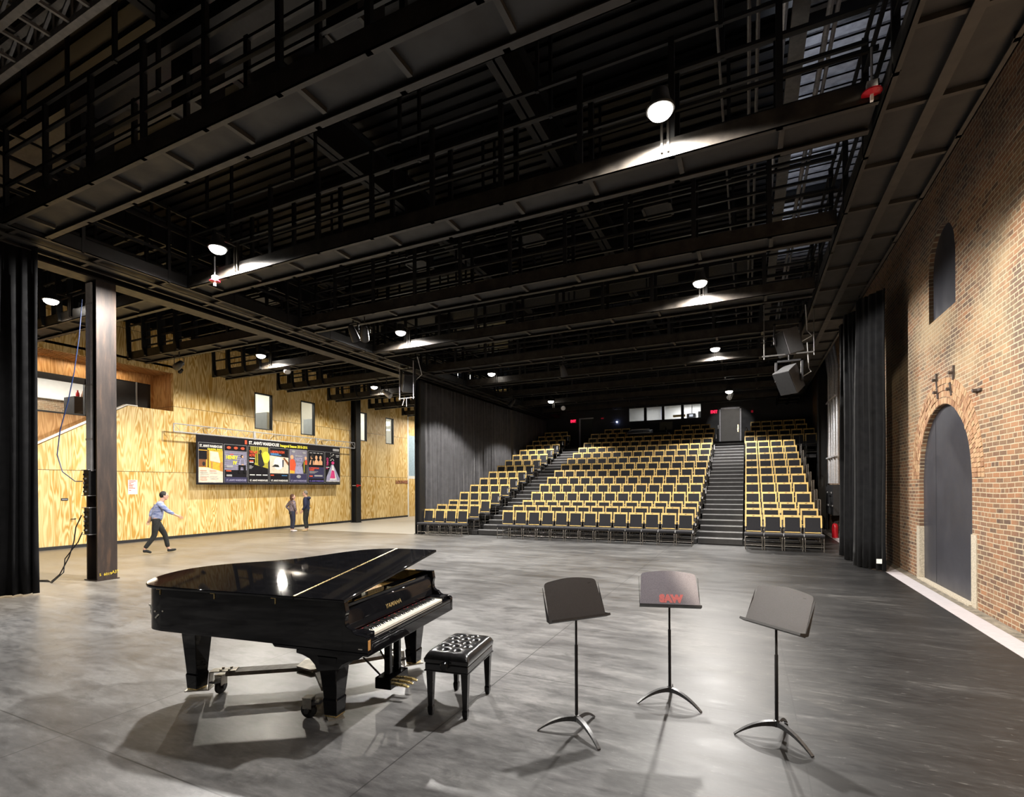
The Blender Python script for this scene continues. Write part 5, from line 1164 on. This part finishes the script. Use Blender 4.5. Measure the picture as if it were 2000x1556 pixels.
def pleg(x, y, z1, top=(0.19, 0.16), bracket=False):
    def sq(a, b, z): return [(x - a, y - b, z), (x + a, y - b, z), (x + a, y + b, z), (x - a, y + b, z)]
    def stack(levels):
        vs = [v for a, b, z in levels for v in sq(a, b, z)]; k = len(levels)
        return vs, [(3, 2, 1, 0), tuple(range(4 * k - 4, 4 * k))] + [(4 * i + j, 4 * i + (j + 1) % 4, 4 * i + 4 + (j + 1) % 4, 4 * i + 4 + j) for i in range(k - 1) for j in range(4)]
    mb = MB().add(*stack([(0.058, 0.058, 0.075), (0.066, 0.066, 0.20), (0.060, 0.060, 0.215), (0.092, 0.085, z1 - 0.05), (0.098, 0.092, z1)]))
    if bracket: mb.prism([(y - 0.28, z1 + 0.03), (y + 0.30, z1 + 0.03), (y + 0.30, z1), (y + 0.24, z1 - 0.01), (y + 0.17, z1 - 0.035), (y + 0.12, z1 - 0.08), (y + 0.10, z1 - 0.13), (y - 0.10, z1 - 0.10), (y - 0.14, z1 - 0.05), (y - 0.20, z1 - 0.02), (y - 0.28, z1)], x - 0.09, x + 0.09, 'x')
    l_ = mb.build('leg', 'piano_black', piano, bevel=0.006)
    MB().box(x - 0.055, x + 0.055, y - 0.055, y + 0.055, 0.066, 0.076).build('brass_foot', 'brass', l_)
pleg(0.13, 0.40, 0.56, bracket=True); pleg(1.40, 0.38, 0.56, bracket=True); pleg(0.22, 1.96, 0.66)
# pedal lyre
lyre = MB().box(0.655, 0.70, 0.21, 0.27, 0.19, 0.62).box(0.81, 0.855, 0.21, 0.27, 0.19, 0.62).box(0.60, 0.91, 0.17, 0.33, 0.10, 0.20).build('pedal_lyre', 'piano_black', piano, bevel=0.006)
for i in range(3): MB().prism([(0.17, 0.145), (0.08, 0.14), (0.03, 0.125), (0.03, 0.115), (0.08, 0.12), (0.17, 0.125)], 0.655 + 0.08 * i, 0.685 + 0.08 * i, 'x').build('pedal', 'brass', lyre, bevel=0.004)
MB().tube([(0.68, 0.32, 0.19), (0.55, 0.66, 0.58)], 0.008, 6).tube([(0.84, 0.32, 0.19), (0.95, 0.66, 0.58)], 0.008, 6).tube([(0.74, 0.27, 0.2), (0.74, 0.27, 0.62)], 0.004, 6).tube([(0.77, 0.27, 0.2), (0.77, 0.27, 0.62)], 0.004, 6).build('brace_rod', 'black_paint', lyre)

# wheeled frame under the piano
dolly = thing('piano_dolly', 'three armed wheeled frame carrying the grand piano', 'dolly', PO, PA)
hub = Vector((0.72, 1.02, 0.19)); LEG = [Vector((0.13, 0.40, 0)), Vector((1.40, 0.38, 0)), Vector((0.22, 1.96, 0))]
hx = [(hub.x + 0.20 * math.cos(a + 0.3), hub.y + 0.20 * math.sin(a + 0.3)) for a in [i * PI / 3 for i in range(6)]]
MB().prism(hx, 0.21, 0.225).prism(hx, 0.155, 0.168).build('hub_plate', 'dolly_metal', dolly)
for i, l_ in enumerate(LEG):
    d = (Vector((l_.x, l_.y, 0)) - Vector((hub.x, hub.y, 0))); D_l = d.length; d.normalize(); n = Vector((-d.y, d.x, 0))
    p0 = Vector((hub.x, hub.y, 0.19)); p1 = p0 + d * (D_l - 0.26)
    arm = MB().bar(p0 + d * 0.08, p1, 0.13, 0.035).build('arm', 'dolly_wood', dolly)
    e0 = p1 - d * 0.08; e1 = p0 + d * (D_l - 0.12); e2 = p0 + d * (D_l + 0.085)
    mb = MB().bar(e0 + Vector((0, 0, 0.022)), e1 + Vector((0, 0, 0.022)), 0.10, 0.008)
    mb.bar(e1 + Vector((0, 0, 0.024)), Vector((e1.x, e1.y, 0.056)) + d * 0.01, 0.10, 0.008, up=d).bar(Vector((e1.x, e1.y, 0.057)), Vector((e2.x, e2.y, 0.057)), 0.12, 0.01)
    mb.build('leg_cup', 'dolly_metal', dolly)
    for s in (0.02, 0.09):
        for w in (-0.03, 0.03): q = e0 + d * (s + 0.04) + n * w; MB().lathe([(0.012, 0), (0.012, 0.012)], (q.x, q.y, q.z + 0.026), 6).build('bolt', 'dolly_metal', arm)
    cw = p1 + d * 0.06
    if i == 0: cw = Vector((0.14, 0.66, 0.19))
    cs = MB().box(-0.04, 0.04, -0.035, -0.028, -0.11, -0.02).box(-0.04, 0.04, 0.028, 0.035, -0.11, -0.02).box(-0.04, 0.04, -0.04, 0.04, -0.025, -0.015)
    a = math.atan2(d.y, d.x) + (0.9, -0.5, 1.2)[i]
    c_ = cs.build('caster', 'dolly_metal', dolly, bevel=0.003); c_.location = (cw.x, cw.y, 0.19); c_.rotation_euler = (0, 0, a)
    MB().lathe([(0.058, -0.018), (0.066, -0.012), (0.066, 0.012), (0.058, 0.018)], (0, 0, -0.124), 20, Matrix.Rotation(R(90), 4, 'X')).build('wheel', 'rubber', c_, smooth=True)
    MB().lathe([(0.022, -0.045), (0.022, 0.045)], (0, 0, -0.124), 12, Matrix.Rotation(R(90), 4, 'X')).prism([(-0.02, -0.06), (0.10, -0.05), (0.12, -0.058), (0.10, -0.066), (-0.02, -0.09)], -0.03, 0.03, 'y').build('brake_lever', 'cast_alu', c_)

# ================================================================ BENCH
bench = thing('piano_bench', 'black button tufted leather piano bench beside the keyboard', 'bench', (-2.285, 3.80, 0), R(98))
BL, BW, BZ = 0.31, 0.195, 0.53
grid = []
btn = [(-0.20, -0.055), (-0.20, 0.055), (-0.10, -0.10), (-0.10, 0.0), (-0.10, 0.10), (0.0, -0.055), (0.0, 0.055), (0.10, -0.10), (0.10, 0.0), (0.10, 0.10), (0.20, -0.055), (0.20, 0.055)]
nx, ny = 64, 42
for i in range(nx + 1):
    row = []
    for j in range(ny + 1):
        u, v = 2 * i / nx - 1, 2 * j / ny - 1
        x, y = BL * u, BW * v
        edge = max(0, 1 - max(abs(u), abs(v)) ** 10)
        z = BZ - 0.045 + 0.045 * math.sqrt(max(0, (1 - u ** 8) * (1 - v ** 8)))
        dm = min(math.hypot(x - a, y - b) for a, b in btn)
        ds = sorted(math.hypot(x - a, y - b) for a, b in btn)
        z += (-0.030 * math.exp(-(dm / 0.020) ** 2) + 0.010 * (1 - math.exp(-(dm / 0.045) ** 2)) - 0.008 * math.exp(-((ds[1] - ds[0]) / 0.012) ** 2) * math.exp(-(dm / 0.05) ** 4)) * min(1, edge * 1.2)
        row.append((x, y, z))
    grid.append(row)
mb = MB().sheet(grid)
per = [grid[i][0] for i in range(nx + 1)] + [grid[nx][j] for j in range(1, ny + 1)] + [grid[i][ny] for i in range(nx - 1, -1, -1)] + [grid[0][j] for j in range(ny - 1, 0, -1)]
k = len(per); lv = []
for (g_, z) in ((1.012, BZ - 0.055), (1.0, BZ - 0.075), (0.985, BZ - 0.085)): lv.append([(p[0] * g_, p[1] * g_, z) for p in per])
vs = list(per) + [p for l_ in lv for p in l_]; mb.add(vs, [(a * k + i, a * k + (i + 1) % k, (a + 1) * k + (i + 1) % k, (a + 1) * k + i) for a in range(len(lv)) for i in range(k)])
mb.build('cushion', 'leather', bench, smooth='all')
for i, (a, b) in enumerate(btn): MB().ellipsoid((a, b, BZ - 0.022), (0.011, 0.011, 0.006), 10, 5).build('button', 'leather', bench, smooth=True)
MB().box(-BL + 0.004, BL - 0.004, -BW + 0.004, BW - 0.004, BZ - 0.15, BZ - 0.088).build('apron', 'leather', bench, bevel=0.008)
MB().box(-BL - 0.002, BL + 0.002, -BW - 0.002, BW + 0.002, BZ - 0.152, BZ - 0.146).build('piping', 'leather', bench)
MB().lathe([(0.028, 0), (0.036, 0.008), (0.036, 0.022), (0.024, 0.034), (0.02, 0.045)], (-BL - 0.045, 0.0, BZ - 0.088), 14, Matrix.Rotation(R(90), 4, 'Y')).build('adjusting_knob', 'piano_black', bench, smooth=True)
for sx in (-1, 1):
    for sy in (-1, 1):
        x, y = sx * (BL - 0.045), sy * (BW - 0.04)
        lv = [(0.016, 0.0), (0.022, 0.03), (0.024, 0.065), (0.020, 0.078), (0.019, 0.08), (0.030, BZ - 0.16), (0.030, BZ - 0.15)]
        vs = [(x + a * r, y + b * r, z) for r, z in lv for a, b in ((-1, -1), (1, -1), (1, 1), (-1, 1))]
        MB().add(vs, [(3, 2, 1, 0), tuple(range(24, 28))] + [(4 * i + j, 4 * i + (j + 1) % 4, 4 * i + 4 + (j + 1) % 4, 4 * i + 4 + j) for i in range(6) for j in range(4)]).build('leg', 'ebony', bench, bevel=0.003)

# ================================================================ MUSIC STANDS
def music_stand(x, y, h, ang, tilt, lab, m, base_a, mark=None):
    o = thing('music_stand', lab, 'music stand', (x, y, 0), 0, 'black metal music stands')
    MB().tube([(0, 0, 0.10), (0, 0, h - 0.20)], 0.0125, 12).build('pole', 'black_paint', o, smooth=True)
    MB().tube([(0, 0, h - 0.22), (0, 0, h + 0.02)], 0.009, 12).build('inner_pole', 'black_paint', o, smooth=True)
    MB().lathe([(0.022, 0.085), (0.025, 0.10), (0.022, 0.13), (0.014, 0.135)], n=16).build('base_collar', 'cast_alu', o, smooth=True)
    for k in range(3):
        a = R(base_a + 120 * k); d = Vector((math.cos(a), math.sin(a), 0)); n = Vector((-d.y, d.x, 0)); vs = []
        N_ = 9
        for i in range(N_ + 1):
            t = i / N_; r = 0.012 + 0.29 * t; zt = 0.115 * (1 - t ** 2.0) + 0.012; th = 0.030 * (1 - t) + 0.010; wd = 0.017 * (1 - 0.25 * t)
            for s, z in ((-1, zt), (1, zt), (1, max(0.0, zt - th)), (-1, max(0.0, zt - th))): vs.append(d * r + n * (s * wd) + Vector((0, 0, z)))
        MB().add(vs, [(3, 2, 1, 0), tuple(range(4 * N_, 4 * N_ + 4))] + [(4 * i + j, 4 * i + (j + 1) % 4, 4 * i + 4 + (j + 1) % 4, 4 * i + 4 + j) for i in range(N_) for j in range(4)]).build('foot', 'cast_alu', o, smooth=True)
    # desk: local x along the width, face towards -y, leaning back
    dm = Matrix.Translation((0, 0, h)) @ Matrix.Rotation(R(ang), 4, 'Z') @ Matrix.Translation((0, -0.035, 0)) @ Matrix.Rotation(R(-tilt), 4, 'X')
    hw, ht = 0.255, 0.32
    top = [(hw - 0.02, ht - 0.035), (hw - 0.03, ht - 0.02)] + [(hw * 0.86 * math.cos(t_) if False else (hw - 0.05) * (1 - 2 * i / 12), ht - 0.012 + 0.022 * math.sin(PI * i / 12)) for i, t_ in enumerate([0] * 13)] + [(-hw + 0.03, ht - 0.02), (-hw + 0.02, ht - 0.035)]
    poly = [(-hw, 0), (hw, 0)] + top
    MB().prism(poly, -0.0015, 0.0015, 'y', dm).build('desk', m, o, bevel=0)
    MB().box(-hw - 0.004, hw + 0.004, -0.058, 0.0, -0.003, 0.0, dm).box(-hw - 0.004, hw + 0.004, -0.060, -0.056, -0.003, 0.014, dm).build('lip', 'black_paint', o)
    MB().prism([(0.0, 0), (-0.058, -0.003), (-0.058, 0.012), (0.0, 0.03)], hw, hw + 0.003, 'x', dm).prism([(0.0, 0), (0.035, 0.02), (0.0, ht - 0.05)], -hw, -hw + 0.003, 'x', dm).prism([(0.0, 0), (0.035, 0.02), (0.0, ht - 0.05)], hw - 0.003, hw, 'x', dm).build('side_flange', 'black_paint', o)
    MB().box(-0.04, 0.04, 0.002, 0.03, 0.05, 0.13, dm).bar((0, 0, h + 0.0), dm @ Vector((0, 0.020, 0.09)), 0.018).build('tilt_bracket', 'black_paint', o)
    if mark:
        t_ = text(mark, 'stencil_lettering', 'stencil_red', o, (0, 0, 0), (0, 0, 0), 0.088, 1.0, 0.0002, 'LEFT', 0.0075)
        t_.matrix_local = dm @ Matrix.Translation((-0.082, -0.0019, 0.048)) @ Matrix.Rotation(R(90), 4, 'X')
    else:
        MB().ellipsoid((0, 0, 0), (0.016, 0.0006, 0.004), 10, 4).build('maker_plate', 'black_paint', o).matrix_local = dm @ Matrix.Translation((0.17, -0.0018, ht - 0.045))
    return o
music_stand(-1.205, 3.73, 0.875, 50, 24, 'black music stand nearest to the piano bench, turned to the right', 'stand_black', -40)
music_stand(-0.629, 4.60, 0.835, 15, 26, 'worn music stand with red SAW stencilled on its desk, middle of the three', 'stand_worn', -26, 'SAW')
music_stand(0.190, 4.27, 0.825, -41, 26, 'black music stand nearest to the brick wall, turned to the left', 'stand_black', -45)

# ================================================================ PEOPLE
def skin_mesh(V, E_, rad, root, sub=2):
    me = bpy.data.meshes.new('s'); me.from_pydata(V, E_, []); me.update()
    o = bpy.data.objects.new('s', me); COL.objects.link(o)
    md = o.modifiers.new('Skin', 'SKIN'); md.use_smooth_shade = True
    for i, r in enumerate(rad):
        sv = me.skin_vertices[0].data[i]; sv.radius = r if isinstance(r, tuple) else (r, r); sv.use_root = (i == root)
    d = o.modifiers.new('sub', 'SUBSURF'); d.levels = sub
    bpy.context.view_layer.update()
    ev = bpy.data.meshes.new_from_object(o.evaluated_get(bpy.context.evaluated_depsgraph_get()))
    vs = [tuple(v.co) for v in ev.vertices]; fs = [tuple(p.vertices) for p in ev.polygons]
    bpy.data.objects.remove(o); bpy.data.meshes.remove(me); bpy.data.meshes.remove(ev)
    return vs, fs
class Chain:
    def __init__(s): s.V = []; s.E = []; s.r = []
    def v(s, p, r, parent=None):
        s.V.append(tuple(p)); s.r.append(r)
        if parent is not None: s.E.append((parent, len(s.V) - 1))
        return len(s.V) - 1
    def mesh(s, sub=2): return skin_mesh(s.V, s.E, s.r, 0, sub)
def human(label, loc, rz, J, head_yaw, hair, top, legs, shoe, w=1.0, long_hair=False, hem=0.0, extra=None):
    """figure facing +x, left side +y; J gives joint positions for both sides"""
    p = thing('person', label, 'person', loc, rz)
    Vv = lambda k: Vector(J[k])
    pel, ch, nk, hd = Vv('pelvis'), Vv('chest'), Vv('neck'), Vv('head')
    c = Chain(); r0 = c.v(pel, (0.085 * w, 0.095 * w)); r1 = c.v(pel.lerp(ch, 0.5), (0.075 * w, 0.08 * w), r0); r2 = c.v(ch, (0.09 * w, 0.10 * w), r1); r3 = c.v(nk, 0.055, r2); r4 = c.v(hd, (0.07, 0.075), r3); c.v(hd + Vector((0, 0, 0.09)), (0.055, 0.06), r4)
    for s in 'LR':
        a = c.v(Vv('sh' + s), 0.058 * w, r2); b = c.v(Vv('el' + s), 0.042, a); d = c.v(Vv('wr' + s), 0.027, b)
        hv = (Vv('wr' + s) - Vv('el' + s)).normalized() if 'hd' + s not in J else (Vector(J['hd' + s]) - Vv('wr' + s)).normalized()
        pm = c.v(Vv('wr' + s) + hv * 0.05, (0.034, 0.020), d)
        sd = hv.cross(Vector((0, 1, 0))); sd = sd.normalized() if sd.length > 0.1 else Vector((1, 0, 0)); inn = Vector((0, -1 if s == 'L' else 1, 0))
        for q in range(4):
            ln = (0.075, 0.085, 0.080, 0.062)[q]; k0 = Vv('wr' + s) + hv * 0.09 + sd * (0.030 - 0.020 * q)
            f = c.v(k0, 0.0095, pm); f = c.v(k0 + hv * ln * 0.5 + inn * 0.008, 0.0085, f); c.v(k0 + hv * ln + inn * 0.03, 0.007, f)
        th = c.v(Vv('wr' + s) + hv * 0.045 + sd * 0.045, 0.011, pm); c.v(Vv('wr' + s) + hv * 0.085 + sd * 0.060 + inn * 0.01, 0.009, th)
        a = c.v(Vv('hip' + s), 0.085 * w, r0); b = c.v(Vv('kn' + s), 0.055, a); d = c.v(Vv('an' + s), 0.034, b); c.v(Vv('an' + s).lerp(Vv('toe' + s), 0.5), (0.022, 0.014), d)
    mb = MB().add(*c.mesh(2))
    hy = Matrix.Rotation(head_yaw, 4, 'Z'); H0 = hd + Vector((0, 0, 0.035))
    def hp(x, y, z): return H0 + (hy @ Vector((x, y, z)))
    mb.ellipsoid(H0 + (hy @ Vector((0.008, 0, 0))), (0.092, 0.074, 0.115), 18, 12, hy)
    mb.ellipsoid(hp(0.045, 0, -0.07), (0.045, 0.048, 0.04), 12, 8, hy)
    mb.prism([(0.085, -0.03), (0.118, -0.028), (0.095, 0.025)], -0.012, 0.012, 'y', Matrix.Translation(H0) @ hy)
    for s in (-1, 1): mb.ellipsoid(hp(0.0, s * 0.076, -0.005), (0.018, 0.009, 0.028), 8, 6, hy)
    mb.build('body', 'skin', p, smooth='all')
    for s in (-1, 1): MB().ellipsoid(hp(0.089, s * 0.030, 0.008), (0.008, 0.014, 0.007), 8, 5, hy).build('eye', 'hair_black', p)
    MB().ellipsoid(hp(0.090, 0, -0.055), (0.008, 0.022, 0.006), 8, 5, hy).build('mouth', 'p_pink', p)
    hm = MB().ellipsoid(hp(-0.018, 0, 0.030), (0.094, 0.086, 0.105), 18, 10, hy)
    if long_hair: hm.ellipsoid(hp(-0.035, 0, -0.05), (0.085, 0.092, 0.115), 18, 10, hy).ellipsoid(hp(-0.03, 0, -0.12), (0.07, 0.085, 0.06), 14, 8, hy)
    hm.build('hair', hair, p, smooth='all')
    # top garment
    g = Chain(); q0 = g.v(pel + Vector((0, 0, -0.09 - hem * 0.6)), (0.135 * w, 0.150 * w)); q1 = g.v(pel.lerp(ch, 0.5), (0.135 * w, 0.145 * w), q0); q2 = g.v(ch, (0.145 * w, 0.155 * w), q1); g.v(nk + Vector((0, 0, -0.035)), 0.070, q2)
    for s in 'LR':
        a = g.v(Vv('sh' + s), 0.080 * w, q2); b = g.v(Vv('el' + s), 0.060, a); g.v(Vv('el' + s).lerp(Vv('wr' + s), J.get('sleeve', 0.92)), 0.042, b)
    MB().add(*g.mesh(2)).build('jacket' if hem else 'shirt', top, p, smooth='all')
    g = Chain(); q0 = g.v(pel + Vector((0, 0, 0.13)), (0.122 * w, 0.132 * w))
    for s in 'LR':
        a = g.v(Vv('hip' + s), 0.098 * w, q0); m_ = g.v(Vv('hip' + s).lerp(Vv('kn' + s), 0.5), 0.088 * w, a); b = g.v(Vv('kn' + s), 0.070, m_); g.v(Vv('kn' + s).lerp(Vv('an' + s), 0.93), 0.056, b)
    MB().add(*g.mesh(2)).build('trousers', legs, p, smooth='all')
    for s in 'LR':
        an, to = Vv('an' + s), Vv('toe' + s); d = (to - an); d.z = 0; d.normalize()
        h0 = an - d * 0.06; h0.z = max(0.0, an.z - 0.075)
        g = Chain(); a = g.v(an - d * 0.03 + Vector((0, 0, -0.035)), (0.052, 0.048)); b = g.v(an + d * 0.07 + Vector((0, 0, -0.045)) * (1 if to.z > 0.01 else 1), (0.050, 0.042), a); g.v(to + d * 0.03 + Vector((0, 0, 0.008)), (0.042, 0.028), b)
        MB().add(*g.mesh(2)).build('shoe', shoe, p, smooth='all')
    if extra: extra(p, hp, J)
    return p
def stand_pose(h=1.68, arm='down', spread=0.10):
    k = h / 1.70
    J = dict(pelvis=(0, 0, 0.93 * k), chest=(0.0, 0, 1.27 * k), neck=(0.0, 0, 1.44 * k), head=(0.02, 0, 1.545 * k), hipL=(0, 0.09, 0.86 * k), hipR=(0, -0.09, 0.86 * k), knL=(0.02, spread, 0.48 * k), knR=(0.03, -spread, 0.48 * k), anL=(-0.02, spread, 0.085), anR=(-0.02, -spread, 0.085), toeL=(0.14, spread + 0.02, 0.035), toeR=(0.14, -spread - 0.02, 0.035),
             shL=(0.0, 0.17, 1.37 * k), shR=(0.0, -0.17, 1.37 * k), elL=(-0.03, 0.24, 1.10 * k), elR=(-0.03, -0.24, 1.10 * k), wrL=(0.06, 0.23, 0.88 * k), wrR=(0.06, -0.23, 0.88 * k))
    return J
# woman: seen from behind, hand on hip
J = stand_pose(1.60, spread=0.085); J.update(elL=(-0.12, 0.38, 1.06), wrL=(0.02, 0.20, 0.90), elR=(0.02, -0.24, 1.05), wrR=(0.10, -0.16, 0.88), hdL=(0.06, 0.13, 0.86))
def ex_w(p, hp, J):
    for s in (-1, 1): MB().box(-0.100, -0.085, s * 0.085 - 0.05, s * 0.085 + 0.05, 0.76, 0.87).build('pocket', 'grey_cloth', p)
pw = Vector((-17.74, 15.60, 0)); pm_ = Vector((-17.37, 16.02, 0))
dirw = math.atan2(pm_.y - pw.y, pm_.x - pw.x)
human('person with short brown hair in a patterned shirt and jeans, one hand on the hip', pw, dirw + 0.35, J, -0.45, 'hair_brown', 'shirt_pattern', 'jeans', 'shoe_white', 1.0, True, 0.02, ex_w)
J = stand_pose(1.76, spread=0.08); J.update(elL=(-0.05, 0.25, 1.13), wrL=(0.10, 0.22, 0.90), elR=(-0.02, -0.25, 1.12), wrR=(0.16, -0.20, 0.92), knL=(0.05, 0.08, 0.50), hdL=(0.16, 0.21, 0.82), head=(0.05, 0, 1.60), neck=(0.02, 0, 1.50))
def ex_m(p, hp, J):
    MB().box(0.09, 0.128, 0.03, 0.07, 1.26, 1.34).box(0.09, 0.128, -0.07, -0.03, 1.26, 1.34).build('chest_letter', 'yellow', p)
    MB().ellipsoid((-0.10, 0, 1.44), (0.09, 0.13, 0.07), 12, 8).build('hood', 'navy', p, smooth='all')
    for s in (-1, 1): MB().tube([hp(0.10, s * 0.012, 0.01), hp(0.104, s * 0.03, 0.022), hp(0.10, s * 0.052, 0.01), hp(0.10, s * 0.03, -0.008), hp(0.10, s * 0.012, 0.01)], 0.0025, 5).tube([hp(0.10, s * 0.052, 0.01), hp(0.0, s * 0.078, 0.01)], 0.0025, 5).build('glasses', 'hair_black', p)
human('person with grey hair and glasses in a navy hooded jacket and black trousers', pm_, dirw + PI - 0.35, J, 0.25, 'hair_grey', 'navy', 'black_cloth', 'shoe_tan', 1.05, False, 0.10, ex_m)
# walking person at the left
J = dict(pelvis=(0, 0, 0.94), chest=(0.07, 0, 1.28), neck=(0.13, 0, 1.44), head=(0.18, 0, 1.545), hipL=(0.0, 0.09, 0.88), hipR=(0.0, -0.09, 0.88), knL=(0.20, 0.09, 0.50), knR=(-0.04, -0.09, 0.49), anL=(0.27, 0.09, 0.11), anR=(-0.27, -0.09, 0.14), toeL=(0.43, 0.10, 0.07), toeR=(-0.13, -0.09, 0.035),
         shL=(0.09, 0.18, 1.37), shR=(0.09, -0.18, 1.37), elL=(-0.10, 0.27, 1.16), elR=(0.26, -0.24, 1.17), wrL=(-0.16, 0.26, 0.94), wrR=(0.47, -0.22, 1.04), sleeve=0.75)
run = human('person striding in a blue shirt and dark trousers near the plywood wall', (-15.55, 8.85, 0), math.atan2(0.9, 0.43) - 0.1, J, 0.0, 'hair_black', 'shirt_blue', 'black_cloth', 'black_cloth', 1.0)
run.scale = (1.06, 1.06, 1.06)
